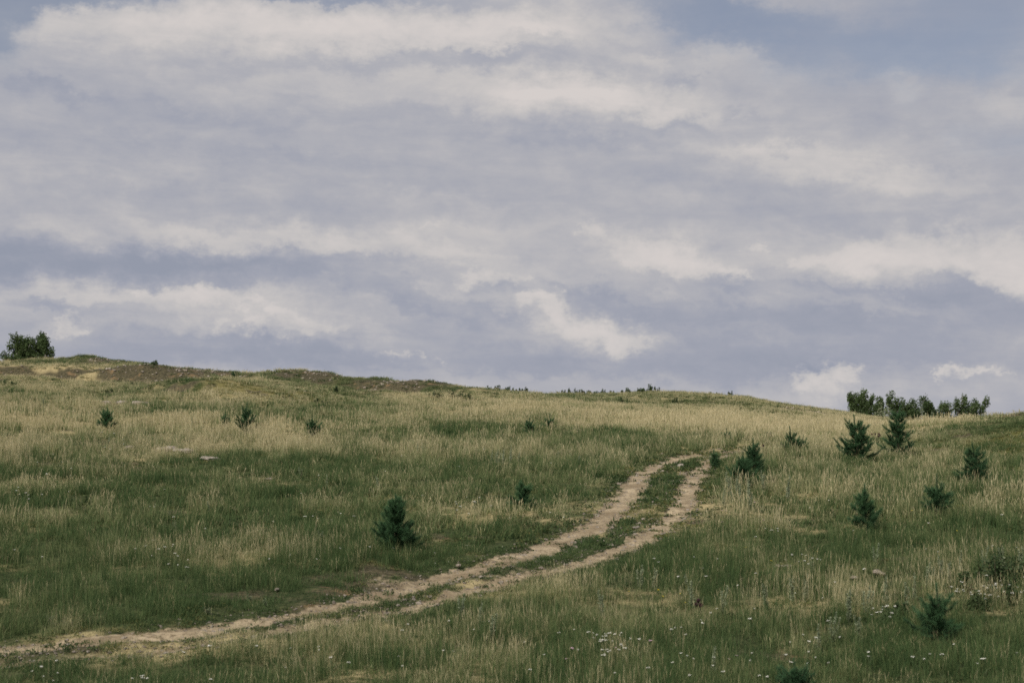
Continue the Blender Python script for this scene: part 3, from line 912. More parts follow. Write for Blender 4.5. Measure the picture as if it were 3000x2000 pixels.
# ---------------------------------------------------------------- grass tufts (prototypes, instanced as uncountable cover)
def blade_tuft(seed, n, spread, hgt, hvar, width, lean, curve, head=0.0, headw=0.0, bias=0.0):
    r = np.random.default_rng(seed)
    V, F, T, A = [], [], [], []
    for k in range(n):
        ang, rad = r.uniform(0, 6.283), spread * math.sqrt(r.uniform())
        bx, by = rad * math.cos(ang), rad * math.sin(ang)
        h = hgt * (1 + hvar * r.normal())
        h = max(h, hgt * 0.3)
        la = r.uniform(0, 6.283)
        ll = abs(r.normal()) * lean
        lx, ly_ = math.cos(la) * ll + bias, math.sin(la) * ll
        cv = curve * r.uniform(.3, 1.3)
        fa = r.uniform(0, 3.1416)
        wx, wy = math.cos(fa) * width / 2, math.sin(fa) * width / 2
        tint = r.uniform()
        segs = (0, .5, .78, 1.0) if head else (0, .55, 1.0)
        ws = (0.8, .7, .7, .1) if head else (1, .8, .06)
        base = len(V)
        for s, w in zip(segs, ws):
            dxy = s * h * (1 + cv * s * s)
            px, py, pz = bx + lx * dxy, by + ly_ * dxy, h * s * (1 - cv * .35 * s * s * (ll + .2))
            V.append((px - wx * w, py - wy * w, pz)); V.append((px + wx * w, py + wy * w, pz))
            T += [tint, tint]; A += [s, s]
        for s in range(len(segs) - 1):
            F.append((base + 2 * s, base + 2 * s + 1, base + 2 * s + 3, base + 2 * s + 2))
        if head:
            # feathery seed head: a slim spindle of two crossed blades
            for cr_ in range(2):
                b2 = len(V)
                hx, hy = (wx, wy) if cr_ == 0 else (-wy, wx)
                kx = headw / max(width, 1e-6)
                for s, w in ((1 - head, .3), (1 - head * .55, 1.0), (1.04, .1)):
                    dxy = s * h * (1 + cv * s * s)
                    px, py, pz = bx + lx * dxy, by + ly_ * dxy, h * s * (1 - cv * .35 * s * s * (ll + .2))
                    V.append((px - hx * w * kx, py - hy * w * kx, pz)); V.append((px + hx * w * kx, py + hy * w * kx, pz))
                    T += [min(1, tint + .15)] * 2; A += [1.1, 1.1]
                F.append((b2, b2 + 1, b2 + 3, b2 + 2)); F.append((b2 + 2, b2 + 3, b2 + 5, b2 + 4))
    return V, F, T, A


def proto(name, data, mat):
    V, F, T, A = data
    return bpy.data.objects.new(name, mesh_np(name, V, F, mat, False, {'tint': T, 'along': A}))


def herb_tuft(seed, n, spread, hgt, leaf):
    r = np.random.default_rng(seed)
    V, F, T, A = [], [], [], []
    for k in range(n):
        ang, rad = r.uniform(0, 6.283), spread * math.sqrt(r.uniform())
        p = np.array([rad * math.cos(ang), rad * math.sin(ang), hgt * r.uniform(.1, 1) * (1 - .6 * rad / spread)])
        d = r.normal(size=3); d[2] = abs(d[2]) * .5; d /= np.linalg.norm(d)
        e = np.cross(d, r.normal(size=3)); e /= np.linalg.norm(e)
        l_ = leaf * r.uniform(.6, 1.4)
        b = len(V)
        for q in (p, p + d * l_ * .5 + e * l_ * .28, p + d * l_, p + d * l_ * .5 - e * l_ * .28):
            V.append(tuple(q))
        t = r.uniform()
        T += [t] * 4; A += [.2, .5, .8, .5]
        F.append((b, b + 1, b + 2, b + 3))
    return V, F, T, A


def stone_mesh(name, seed, mat, sub=2, flat=0.6, rough=0.25):
    import bmesh
    bm = bmesh.new()
    bmesh.ops.create_icosphere(bm, subdivisions=sub, radius=1.0)
    r = random.Random(seed)
    planes = [(Vector((r.gauss(0, 1), r.gauss(0, 1), r.gauss(0, .8))).normalized(), r.uniform(.62, .9)) for _ in range(9)]
    from mathutils import noise as mn
    for v_ in bm.verts:
        c = v_.co.copy()
        for nrm, dd in planes:
            d = c.dot(nrm)
            if d > dd:
                c -= nrm * (d - dd) * .85
        c *= 1 + rough * mn.fractal(v_.co * 1.7 + Vector((seed * 3.1, 0, 0)), 1, 2, 4)
        c.z *= flat
        v_.co = c
    me = bpy.data.meshes.new(name)
    bm.to_mesh(me)
    bm.free()
    me.materials.append(mat)
    return me


def gn_scatter(name, protos, P, rot, scl, dry, idx, label, cat):
    """one object of uncountable cover: instances of the prototypes on the given points"""
    me = bpy.data.meshes.new(name)
    n = len(P)
    me.vertices.add(n)
    me.vertices.foreach_set('co', np.asarray(P, np.float32).ravel())
    for an, ty, av in (('rot', 'FLOAT_VECTOR', rot), ('scl', 'FLOAT_VECTOR', scl)):
        a_ = me.attributes.new(an, ty, 'POINT')
        a_.data.foreach_set('vector', np.asarray(av, np.float32).ravel())
    a_ = me.attributes.new('dryness', 'FLOAT', 'POINT')
    a_.data.foreach_set('value', np.asarray(dry, np.float32))
    a_ = me.attributes.new('pick', 'INT', 'POINT')
    a_.data.foreach_set('value', np.asarray(idx, np.int32))
    o = obj(name, me)
    ng = bpy.data.node_groups.new(name + '_scatter', 'GeometryNodeTree')
    ng.interface.new_socket('Geometry', in_out='INPUT', socket_type='NodeSocketGeometry')
    ng.interface.new_socket('Geometry', in_out='OUTPUT', socket_type='NodeSocketGeometry')
    nin, nout = ng.nodes.new('NodeGroupInput'), ng.nodes.new('NodeGroupOutput')
    join = ng.nodes.new('GeometryNodeGeometryToInstance')
    for p_ in reversed(protos):
        oi = ng.nodes.new('GeometryNodeObjectInfo')
        oi.inputs['Object'].default_value = p_
        oi.inputs['As Instance'].default_value = True
        ng.links.new(oi.outputs['Geometry'], join.inputs[0])

    def named(nm, ty):
        q = ng.nodes.new('GeometryNodeInputNamedAttribute')
        q.data_type = ty
        q.inputs['Name'].default_value = nm
        return q.outputs['Attribute']
    # gather the prototypes as a list of instances
    ng.nodes.remove(join)
    jg = ng.nodes.new('GeometryNodeJoinGeometry')
    for nd in [q for q in ng.nodes if q.bl_idname == 'GeometryNodeObjectInfo']:
        ng.links.new(nd.outputs['Geometry'], jg.inputs[0])
    iop = ng.nodes.new('GeometryNodeInstanceOnPoints')
    ng.links.new(nin.outputs[0], iop.inputs['Points'])
    ng.links.new(jg.outputs[0], iop.inputs['Instance'])
    iop.inputs['Pick Instance'].default_value = True
    ng.links.new(named('pick', 'INT'), iop.inputs['Instance Index'])
    e2r = ng.nodes.new('FunctionNodeEulerToRotation')
    ng.links.new(named('rot', 'FLOAT_VECTOR'), e2r.inputs[0])
    ng.links.new(e2r.outputs[0], iop.inputs['Rotation'])
    ng.links.new(named('scl', 'FLOAT_VECTOR'), iop.inputs['Scale'])
    ng.links.new(iop.outputs[0], nout.inputs[0])
    md = o.modifiers.new('scatter', 'NODES')
    md.node_group = ng
    tag(o, label, cat, kind='stuff')
    return o


def sample_wedge(y0, y1, dens, amax=0.45):
    n = int(dens * amax * (y1 * y1 - y0 * y0))
    y = np.sqrt(rng.uniform(y0 * y0, y1 * y1, n))
    x = rng.uniform(-amax, amax, n) * y
    return x, y


LODS = [(14, 36, 42, 0.0055, 1.0), (36, 64, 22, 0.010, 1.3), (64, 168, 8.0, 0.019, 1.9)]
dry_pts, grn_pts, herb_pts = [], [], []
dry_pro, grn_pro, herb_pro = [], [], []
for li, (y0, y1, dens, bw, sp) in enumerate(LODS):
    for k in range(4):
        dry_pro.append(proto('straw_tuft', blade_tuft(100 + li * 10 + k, 10, .17 * sp, .40, .26, bw * .7, .15, .35, .24, bw * 1.15, 0.03), M_DRY))
        grn_pro.append(proto('green_tuft', blade_tuft(200 + li * 10 + k, 34, .15 * sp, .24, .36, bw * .9, .26, .8), M_GREEN))
        herb_pro.append(proto('herb_tuft', herb_tuft(300 + li * 10 + k, 34, .13 * sp, .09, .035 * (1 + li * .7)), M_HERB))
    x, y = sample_wedge(y0, y1, dens)
    z = height(x, y)
    dry, soil, moss, rut = cover_maps(x, y)
    # slope-facing visibility: leave out what lies far behind the ridge
    ridge = np.interp(x / y * FPX + VW / 2, us, ry_)
    ok = (y < ridge + 6)
    u1, u2, u3 = rng.uniform(size=len(x)), rng.uniform(size=len(x)), rng.uniform(size=len(x))
    edge = sstep(rut, 0.0, 0.13)                     # 0 in the ruts
    middle = sstep(rut, 0.1, 1.0)                   # 0 near the track: short cover only
    soil = np.maximum(soil, np.clip(field(SANDY, x, y), 0, 1) * .5)
    bare = 1 - sstep(soil, 0.25, 0.62)
    clr = clear_of(x, y)
    gaps = sstep(fbm(x / .75, y / .75, 351, 3, .6) + .6 * fbm(x / 4, y / 1.9, 355, 3), -.40, .06)
    keep_d = ok & (u1 < clr * (.3 + .7 * gaps) * (0.16 + 0.62 * sstep(dry, .1, .95)) * (0.05 + 0.95 * bare) * middle * edge * (1 - .6 * moss))
    keep_g = ok & (u2 < (.3 + .7 * clr) * (.14 + .86 * gaps) * (0.42 + 0.5 * (1 - dry)) * (0.05 + 0.95 * bare) * (0.75 + .25 * middle) * edge)
    strays = 0.6 * sstep(fbm(x / .5, y / .5, 341, 3), .05, .32)
    keep_h = ok & (u3 < (0.30 + 0.4 * (1 - middle) + .4 * moss) * (0.3 + 0.7 * bare) * np.maximum(strays, sstep(rut, -.08, 0.2)))
    for keep, store, hs, which in ((keep_d, dry_pts, 1.0, 'd'), (keep_g, grn_pts, 1.0, 'g'), (keep_h, herb_pts, 1.0, 'h')):
        kx, ky, kz = x[keep], y[keep], z[keep]
        n = len(kx)
        rot = np.stack([rng.normal(0, .05, n), rng.normal(0, .05, n) + .03, rng.uniform(0, 6.283, n)], 1)
        hvar = 1 + 0.85 * fbm(kx / 1.4, ky / 1.4, 301, 3) + 0.35 * fbm(kx / 6, ky / 4, 305, 2) + rng.normal(0, .16, n)
        hvar = np.clip(hvar, .35, 1.8)
        if which == 'd':
            hvar = hvar * (0.6 + 0.5 * dry[keep]) * (0.35 + .65 * middle[keep]) * (1 - .45 * sstep(ky, 75, 120))
            dv = 0.05 + 0.64 * dry[keep] + 0.28 * sstep(ky, 20, 105) + 0.16 * fbm(kx / 1.3, ky / 1.3, 311, 2)
        elif which == 'g':
            hvar = hvar * (0.32 + .68 * middle[keep]) * (1 - .4 * sstep(ky, 75, 120)) * (1 - .4 * moss[keep])
            dv = -0.08 + 0.66 * dry[keep] + 0.39 * sstep(ky, 20, 105) + 0.5 * fbm(kx / 1.6, ky / 1.6, 321, 3) + .2 * moss[keep]
        else:
            hvar = hvar * 1.0
            dv = 0.3 + 0.3 * dry[keep] + 0.6 * fbm(kx / 1.2, ky / 1.2, 331, 3) + .5 * moss[keep]
        hvar = hvar * (1 - .5 * np.exp(-((kx - 24) / 8) ** 2 - ((ky - 66) / 14) ** 2))
        hw = np.clip(rng.normal(1, .2, n), .6, 1.5)
        scl = np.stack([hw, hw, hvar], 1)
        store.append((np.stack([kx, ky, kz - .01], 1), rot, scl, np.clip(dv, 0, 1), rng.integers(0, 4, n) + 4 * li))
for nm, store, pros, lab, cat in (('straw_grass', dry_pts, dry_pro, 'tall straw coloured seeding grass in drifts over the whole meadow', 'grass'),
                                  ('green_grass', grn_pts, grn_pro, 'muted green meadow grass under and between the straw', 'grass'),
                                  ('low_herbs', herb_pts, herb_pro, 'low green herbs and turf along the track and bare spots', 'herbs')):
    P_, R_, S_, D_, I_ = (np.concatenate([s[k] for s in store]) for k in range(5))
    print(nm, len(P_))
    gn_scatter(nm, pros, P_, R_, S_, D_, I_, lab, cat)

# ---------------------------------------------------------------- gravel on the track, rubble on the banks
gpro = [bpy.data.objects.new('pebble', stone_mesh('pebble', 500 + k, M_PALE if k % 2 else M_STONE, 1, .55, .2)) for k in range(6)]
gp = []
for rl in rut_lines:
    n = 5200
    k = rng.integers(0, len(rl), n)
    px = rl[k, 0] + rng.normal(0, 1, n) * (rl[k, 2] * .75 + .1) + rng.normal(0, .2, n)
    py = rl[k, 1] + rng.normal(0, 1, n) * (rl[k, 2] * .75 + .1) + rng.normal(0, .2, n)
    gp.append(np.stack([px, py], 1))
x, y = sample_wedge(18, 165, 6.0, 0.36)
_, soil, _, rut = cover_maps(x, y)
far = sstep(y, 80, 110)
k_ = rng.uniform(size=len(x)) < sstep(soil, .5, .95) * (0.3 + .35 * far)
gp.append(np.stack([x[k_], y[k_]], 1))
gp = np.concatenate(gp)
n = len(gp)
gz_ = height(gp[:, 0], gp[:, 1])
size = np.exp(rng.normal(-4.0, .5, n)) * (1 + 2.6 * sstep(gp[:, 1], 80, 120))
size = np.clip(size, .006, .15)
print('gravel', n)
gn_scatter('gravel', gpro, np.stack([gp[:, 0], gp[:, 1], gz_ + size * .2], 1), rng.uniform(0, 6.28, (n, 3)) * np.array([.06, .06, 1]), np.stack([size] * 3, 1), rng.uniform(size=n),
           rng.integers(0, 6, n), 'loose pale gravel in the wheel ruts and rubble on the earth banks', 'gravel')


# ---------------------------------------------------------------- pines
def unit(v):
    return v / (np.linalg.norm(v, axis=-1, keepdims=True) + 1e-9)


class Soup:
    """loose triangles or leaf quads gathered into one mesh"""
    def __init__(self, k):
        self.k, self.P, self.T = k, [], []

    def mesh(self, name, mat):
        V = np.concatenate(self.P).reshape(-1, 3)
        return mesh_np(name, V, np.arange(len(V)).reshape(-1, self.k), mat, False, {'tint': np.concatenate(self.T)})


def needle_shoot(r, S, p, q, dens, length, width, tint0, spread=.75):
    p, q = np.array(p, float), np.array(q, float)
    ax = q - p
    L = np.linalg.norm(ax)
    ax = ax / L
    s = unit(np.cross(ax, (0.3, 0.2, 0.9)))
    t = np.cross(ax, s)
    n = max(6, int(L * dens))
    f = r.uniform(0, 1.04, (n, 1))
    an = r.uniform(0, 6.283, (n, 1))
    op = np.minimum(spread * r.uniform(.5, 1.2, (n, 1)) * (1 - .45 * np.maximum(0, f - .8) / .2), 1.2)
    d = unit(ax + (np.cos(an) * s + np.sin(an) * t) * np.tan(op))
    l_ = length * r.uniform(.7, 1.2, (n, 1))
    e = unit(np.cross(d, r.normal(size=(n, 3))))
    b0 = p + ax * L * f
    S.P.append(np.stack([b0 - e * width * .5, b0 + e * width * .5, b0 + d * l_], 1))
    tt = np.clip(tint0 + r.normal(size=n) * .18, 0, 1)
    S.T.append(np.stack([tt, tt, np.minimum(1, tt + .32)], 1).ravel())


def tube(V, F, pts, rads, sides=6):
    base = len(V)
    pts = [np.array(p_) for p_ in pts]
    for k, (p_, r_) in enumerate(zip(pts, rads)):
        d = pts[min(k + 1, len(pts) - 1)] - pts[max(k - 1, 0)]
        d = d / (np.linalg.norm(d) + 1e-9)
        s = np.cross(d, (0.91, 0.31, 0.27)); s /= np.linalg.norm(s)
        t = np.cross(d, s)
        for j in range(sides):
            a_ = j / sides * 6.2832
            V.append(p_ + (math.cos(a_) * s + math.sin(a_) * t) * r_)
    for k in range(len(pts) - 1):
        for j in range(sides):
            a0, a1 = base + k * sides + j, base + k * sides + (j + 1) % sides
            F.append((a0, a1, a1 + sides, a0 + sides))


def pine(u, v, hpx, label, seed, spread=.5, whorls=4, leader=.3, fill=1.0, lean=0.0, low=.06, sub=2, thick=1.0, up=.75):
    """young pine whose foot is seen at (u, v) and whose top is hpx rows higher"""
    x, y = at(u, v)
    H = hpx * y / FPX * 1.04 + .06
    r = np.random.default_rng(seed)
    root = bpy.data.objects.new('pine_tree', None)
    C.objects.link(root)
    root.location = pt(x, y, .02)
    root.empty_display_size = .2
    tag(root, label, 'pine', 'young pines scattered over the meadow')
    S = Soup(3)
    TV, TF, BV, BF = [], [], [], []

    def axis(f):
        return np.array([lean * H * f * f + .012 * H * math.sin(f * 7 + seed * 2), .02 * H * math.sin(f * 5 + seed), H * f])
    tube(TV, TF, [axis(f) for f in np.linspace(0, 1, 7)], [max(.004, (.010 + .008 * H) * (1 - f) + .003) for f in np.linspace(0, 1, 7)])
    nl = .088 * min(1.2, .7 + .35 * H) * thick
    pw = .0052 * max(1, y / 40)
    dens = 900 * fill / max(1, y / 45)
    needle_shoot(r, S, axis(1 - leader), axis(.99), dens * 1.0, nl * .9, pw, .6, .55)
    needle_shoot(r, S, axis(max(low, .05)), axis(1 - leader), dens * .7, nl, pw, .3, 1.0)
    nbr = int(whorls * 8)
    for b in range(nbr):
        f = low + (1 - leader - low) * (b / nbr) ** .95 + r.uniform(-.03, .03)
        f = float(np.clip(f, low, 1 - leader * .9))
        a_ = b * 2.399 + r.normal() * .35
        env = 1.0 - f * .80
        l_ = spread * 1.42 * H * env * r.uniform(.55, 1.08)
        elv = up * (.30 + .85 * f) + r.normal() * .2
        base = axis(f)
        d = np.array([math.cos(a_) * math.cos(elv), math.sin(a_) * math.cos(elv), math.sin(elv)])
        mid = base + d * l_ * .62
        tip = mid + unit(d + np.array([0, 0, .55])) * l_ * .38
        tube(BV, BF, [base, mid, tip], [.007, .005, .003], 4)
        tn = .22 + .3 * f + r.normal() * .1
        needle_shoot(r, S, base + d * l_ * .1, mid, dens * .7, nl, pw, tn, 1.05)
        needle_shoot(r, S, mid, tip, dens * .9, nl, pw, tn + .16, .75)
        for sft in range(sub + 1):
            g = r.uniform(.25, 1.0)
            o_ = base + (mid - base) * g
            d2 = unit(d * .7 + r.normal(size=3) * .55 + np.array([0, 0, .35]))
            needle_shoot(r, S, o_, o_ + d2 * l_ * r.uniform(.2, .36), dens * .85, nl, pw, tn + .12, .8)
    obj('trunk', mesh_np('pine_trunk', TV, TF, M_BARK, True), root)
    tag(obj('branches', mesh_np('pine_branches', BV, BF, M_BARK, True), root), kind='stuff')
    obj('needles', S.mesh('pine_needles', M_PINE), root)
    return root


for spec in PINES:
    pine(*spec)


# ---------------------------------------------------------------- broadleaf trees and shrubs
def leafy(S, c, rad, n, size, r, tint, vert=1.0):
    p = np.array(c) + unit(r.normal(size=(n, 3))) * rad * (r.uniform(size=(n, 1)) ** .45) * np.array([1, 1, vert])
    a_ = unit(r.normal(size=(n, 3)))
    b_ = unit(np.cross(a_, r.normal(size=(n, 3))))
    s = size * r.uniform(.6, 1.3, (n, 1))
    S.P.append(np.stack([p - a_ * s * .6, p + b_ * s * .38, p + a_ * s * .6, p - b_ * s * .38], 1))
    S.T.append(np.repeat(np.clip(tint + r.normal(size=n) * .2, 0, 1), 4))


def tree(u, y, topv, wid_px, label, seed, stems=2, lean=0.0, bark=None, group='birches on the skyline', name='birch_tree', sink=1.6, dens=1.0):
    """tree behind the ridge: its top is seen at row topv in column u, at distance y"""
    rx, rz = ray(u, topv)
    x = rx * y
    gz0 = float(height(np.array([x]), np.array([y]))[0])
    H = CAMZ + rz * y - gz0
    wid = wid_px * 1.55 * y / FPX
    r = np.random.default_rng(seed)
    root = bpy.data.objects.new(name, None)
    C.objects.link(root)
    root.location = (x, y, gz0 - .05)
    tag(root, label, 'tree', group)
    TV, TF, S = [], [], Soup(4)
    for s in range(stems):
        a_ = s / stems * 6.283 + r.uniform(0, 2)
        ox = (s / max(1, stems - 1) - .5) * wid * .62 if stems > 1 else 0
        hs = H * (1.0 if s == seed % stems else r.uniform(.78, .97))
        pts, rads = [], []
        for f in np.linspace(0, 1, 8):
            pts.append((ox * (.35 + .65 * f) + lean * hs * f * f + .05 * hs * math.sin(3 * f + s * 2.1), .18 * wid * math.sin(a_) * f, hs * .97 * f))
            rads.append((.05 + .012 * H) * (1 - f) + .012)
        tube(TV, TF, pts, rads, 7)
        nb = 15
        for b in range(nb):
            f = .10 + .88 * b / nb + r.uniform(-.02, .02)
            k0 = np.array([np.interp(f, np.linspace(0, 1, 8), [p_[c_] for p_ in pts]) for c_ in range(3)])
            an = r.uniform(0, 6.283)
            l_ = wid / stems * (.75 if stems > 1 else .5) * (1.05 - .75 * abs(f - .42)) * r.uniform(.6, 1.15)
            d = np.array([math.cos(an), math.sin(an), r.uniform(.35, .9)])
            tip = k0 + d * l_
            tube(TV, TF, [k0, k0 + d * l_ * .55, tip - np.array([0, 0, .05])], [.03, .02, .008], 5)
            tint = .3 + .35 * f + r.normal() * .1
            for g in (.45, .75, 1.0):
                c = k0 + d * l_ * g + r.normal(size=3) * .1
                leafy(S, c, .26 + .2 * l_ * r.uniform(.6, 1.2), int(40 * dens), .16, r, tint, 1.5)
            if r.uniform() < .5:
                leafy(S, tip - np.array([0, 0, .3]), .16, int(16 * dens), .13, r, tint - .08, 2.2)
        leafy(S, pts[-1], .16, 22, .14, r, .65, 2.2)
        leafy(S, np.array(pts[-2]), .26, 30, .14, r, .6, 1.6)
    obj('trunk', mesh_np('trunk', TV, TF, bark or M_BIRCHBARK, True), root)
    obj('crown', S.mesh('crown', M_LEAF), root)
    return root


TL = 'trees on the left skyline'
tree(46, 168, 763, 46, 'left stem of the tall leafy tree clump at the far left skyline', 31, 3, 0, group=TL, dens=1.5)
tree(70, 169, 764, 52, 'middle of the tall leafy tree clump at the far left skyline', 32, 3, .02, group=TL, dens=1.5)
tree(94, 168, 775, 36, 'lower right edge of the leafy tree clump at the far left skyline', 33, 2, .08, group=TL, dens=1.5)
tree(22, 170, 807, 22, 'small bush-like tree left of the big skyline clump', 34, 2, 0, group=TL, dens=.7)
TR = 'birches on the right skyline'
tree(1966, 172, 896, 34, 'full dark birch at the left end of the right skyline row', 41, 3, 0, group=TR)
tree(1988, 176, 901, 22, 'dense birch crowded against the left end of the skyline row', 42, 3, .02, group=TR)
tree(2016, 174, 911, 16, 'narrow small birch second in the right skyline row', 43, 2, .02, group=TR)
tree(2048, 176, 903, 30, 'pointed birch in the middle of the row behind the tallest pine', 44, 2, .03, group=TR)
tree(2074, 180, 917, 20, 'slim birch directly behind the top of the tallest pine', 45, 2, -.02, group=TR, dens=.7)
tree(2106, 176, 913, 48, 'broad flat-topped birch right of the tallest pine', 46, 4, .02, group=TR)
tree(2144, 178, 926, 36, 'lower bushy birch right of the broad flat-topped one', 47, 3, .04, group=TR, dens=.8)
tree(2170, 176, 922, 24, 'thin pale-stemmed birch with a see-through crown', 48, 2, .05, group=TR, dens=.6)
tree(2206, 174, 904, 38, 'ragged birch with spiky top leaning right, second from the right end', 49, 3, .12, group=TR, dens=.8)
tree(2234, 175, 911, 30, 'windswept birch at the right end of the skyline row', 50, 3, .16, group=TR, dens=.8)


def shrub(u, v, wpx, hpx, label, seed, group, spiky=.5, mat=None, dist=None, name='shrub', nl=13, fat=.16):
    if dist is None:
        x, y = at(u, v)
    else:
        y = dist
        x = ray(u, v)[0] * y
    sc = y / FPX
    w, h = wpx * sc, hpx * sc
    r = np.random.default_rng(seed)
    root = bpy.data.objects.new(name, None)
    C.objects.link(root)
    root.location = pt(x, y, .03)
    tag(root, label, 'shrub', group)
    TV, TF, S = [], [], Soup(4)
    ns = int(np.clip(w / .16, 5, 22))
    for s in range(ns):
        bx = r.uniform(-.5, .5) * w
        hh = h * (1.05 - .9 * abs(bx / w)) * r.uniform(.6, 1.15)
        tip = np.array([bx + r.normal() * .06, r.normal() * .12 * w, hh])
        tube(TV, TF, [(bx * .8, tip[1] * .7, 0), tip * np.array([1, 1, .6]), tip], [.012, .008, .004], 4)
        tn = r.uniform(.2, .7)
        for g in np.linspace(.2, 1.0, 5):
            leafy(S, tip * np.array([1, 1, g]), max(.05, min(.13 * h * 2, fat) * (1.25 - g * spiky)), nl, max(.045, .07 * y / 110), r, tn, 1.3)
    tag(obj('stems', mesh_np('stems', TV, TF, M_BARK), root), kind='stuff')
    obj('leaves', S.mesh('leaves', mat or M_LEAF2), root)
    return root


RS = 'low weedy shrubs along the ridge'
rid = lambda u: float(np.interp(u, us, ry_)) - .6
k = 60
for (u, w, h, lab) in (
        (1050, 22, 10, 'sparse weeds at the left start of the ridge shrub line'), (1098, 26, 8, 'first low dark shrub of the left ridge thicket'), (1120, 30, 10, 'low dark shrub second in the left ridge thicket'),
        (1146, 34, 12, 'taller middle shrub of the left ridge thicket'), (1172, 26, 11, 'spiky shrub at the right of the left ridge thicket'), (1190, 14, 12, 'round dark shrub closing the left ridge thicket'),
        (1206, 12, 10, 'thin see-through weed standing alone in the ridge gap'), (1290, 24, 8, 'first small shrub of the right ridge thicket'), (1312, 30, 11, 'leafy shrub second in the right ridge thicket'),
        (1336, 34, 13, 'tall shrub in the middle of the right ridge thicket'), (1362, 34, 12, 'dark broad shrub in the right half of the right ridge thicket'), (1388, 26, 8, 'low shrub ending the right ridge thicket'),
        (1440, 26, 8, 'low weeds between the right thicket and the spiky bush'), (1470, 14, 6, 'small weed left of the spiky bush on the ridge'), (1488, 22, 14, 'spiky dark bush standing highest on the central ridge'), (1504, 18, 9, 'small bush at the right foot of the spiky ridge bush'),
        (1675, 3, 12, 'single thin dry stalk on the falling ridge'), (982, 4, 8, 'single short stalk at the end of the dark bank on the skyline'), (1640, 14, 4, 'tiny weeds beside the thin stalk on the ridge')):
    k += 1
    shrub(u, 890, w * 1.6, h + 3 + (k * 7) % 5, lab, k, RS, .7, dist=rid(u))
SS = 'dark shrubs dotted over the slopes'
for (u, v, w, h, lab) in (
        (1040, 916, 52, 18, 'broad dark green shrub below the ridge thicket'), (1000, 912, 40, 10, 'low shrub left of the broad one below the ridge'), (1066, 915, 22, 16, 'upright dark shrub right of the broad one below the ridge'),
        (660, 917, 30, 9, 'low dark shrub at the right foot of the mossy hump'), (730, 925, 16, 9, 'small round shrub on the slope right of the mossy hump'), (357, 836, 12, 7, 'tiny dark shrub on the stony crest'),
        (20, 885, 36, 10, 'dark herb patch at the far left edge below the earth bank'), (250, 903, 12, 8, 'tiny shrub above the left boulders'), (306, 885, 14, 7, 'small green shrub below the left earth bank'), (770, 898, 12, 9, 'tiny sapling on the tan strip right of the hump'),
        (1555, 925, 34, 10, 'green shrub patch on the central upper slope'), (1430, 925, 30, 9, 'left green shrub patch on the central upper slope'), (1660, 950, 14, 5, 'small dark tuft on the far right slope'),
        (1010, 985, 10, 8, 'small dark sprig left of the pine pair'), (1095, 985, 10, 8, 'dark sprig in the green band left of the pine pair'), (1320, 998, 18, 8, 'dark low sprig right of the pine pair')):
    k += 1
    shrub(u, v + 3, w, h + 5, lab, k, SS, .5)
# willow-like grey bushes at the feet of the right birches
for (u, w, h, lab) in ((2030, 40, 14, 'grey-green bush under the narrow small birch'), (2120, 60, 14, 'grey-green bush at the foot of the broad birch')):
    k += 1
    yb = 162
    gx_, gy_ = ray(u, 950)[0] * yb, yb
    shrub(u, 950, w, h + 30, lab, k, 'grey bushes under the birches', .3, M_WORM, dist=yb)


TW = 'leafy weeds in the right thicket'
for (u, v, w, h, lab) in ((2262, 1352, 60, 70, 'tall dark leafy weed at the left of the right-edge thicket'), (2300, 1358, 70, 84, 'tallest dark leafy weed in the right-edge thicket'), (2338, 1352, 60, 80, 'dark leafy weed touching the right edge of the picture'),
                         (2205, 1372, 50, 52, 'dark leafy weed between the thicket and the corner pine'), (2320, 1392, 70, 52, 'low leafy weed under the white yarrow of the right thicket'), (2236, 1400, 60, 44, 'low leafy weed above the corner pine'),
                         (2075, 1420, 50, 40, 'dark leafy weed left of the corner pine'), (2040, 1425, 40, 34, 'small leafy weed beneath the yarrow left of the corner pine')):
    k += 1
    shrub(u, v, w, h, lab, k, TW, .4, name='leafy_weed', nl=42, fat=.2)


# ---------------------------------------------------------------- boulders and loose stones
def boulder(u, v, wpx, hpx, label, seed, pale=False, deep=.8, tilt=0.0):
    x, y = at(u, v)
    sc = y / FPX
    me = stone_mesh('boulder', seed, M_PALE if pale else M_STONE, 3, .8, .3)
    o = obj('boulder' if wpx > 25 else 'stone', me)
    p = pt(x, y)
    hh = hpx * sc * .72
    o.scale = (wpx * sc * .56, max(.12, wpx * sc * .4 * deep), hh * 1.15)
    o.location = (x, y, p.z + hh * .15 + .04)
    o.rotation_euler = (0, tilt, random.Random(seed).uniform(-.3, .3))
    tag(o, label, 'boulder' if wpx > 25 else 'stone', 'stones lying in the meadow')
    return o


for spec in BOULDERS:
    boulder(*spec)


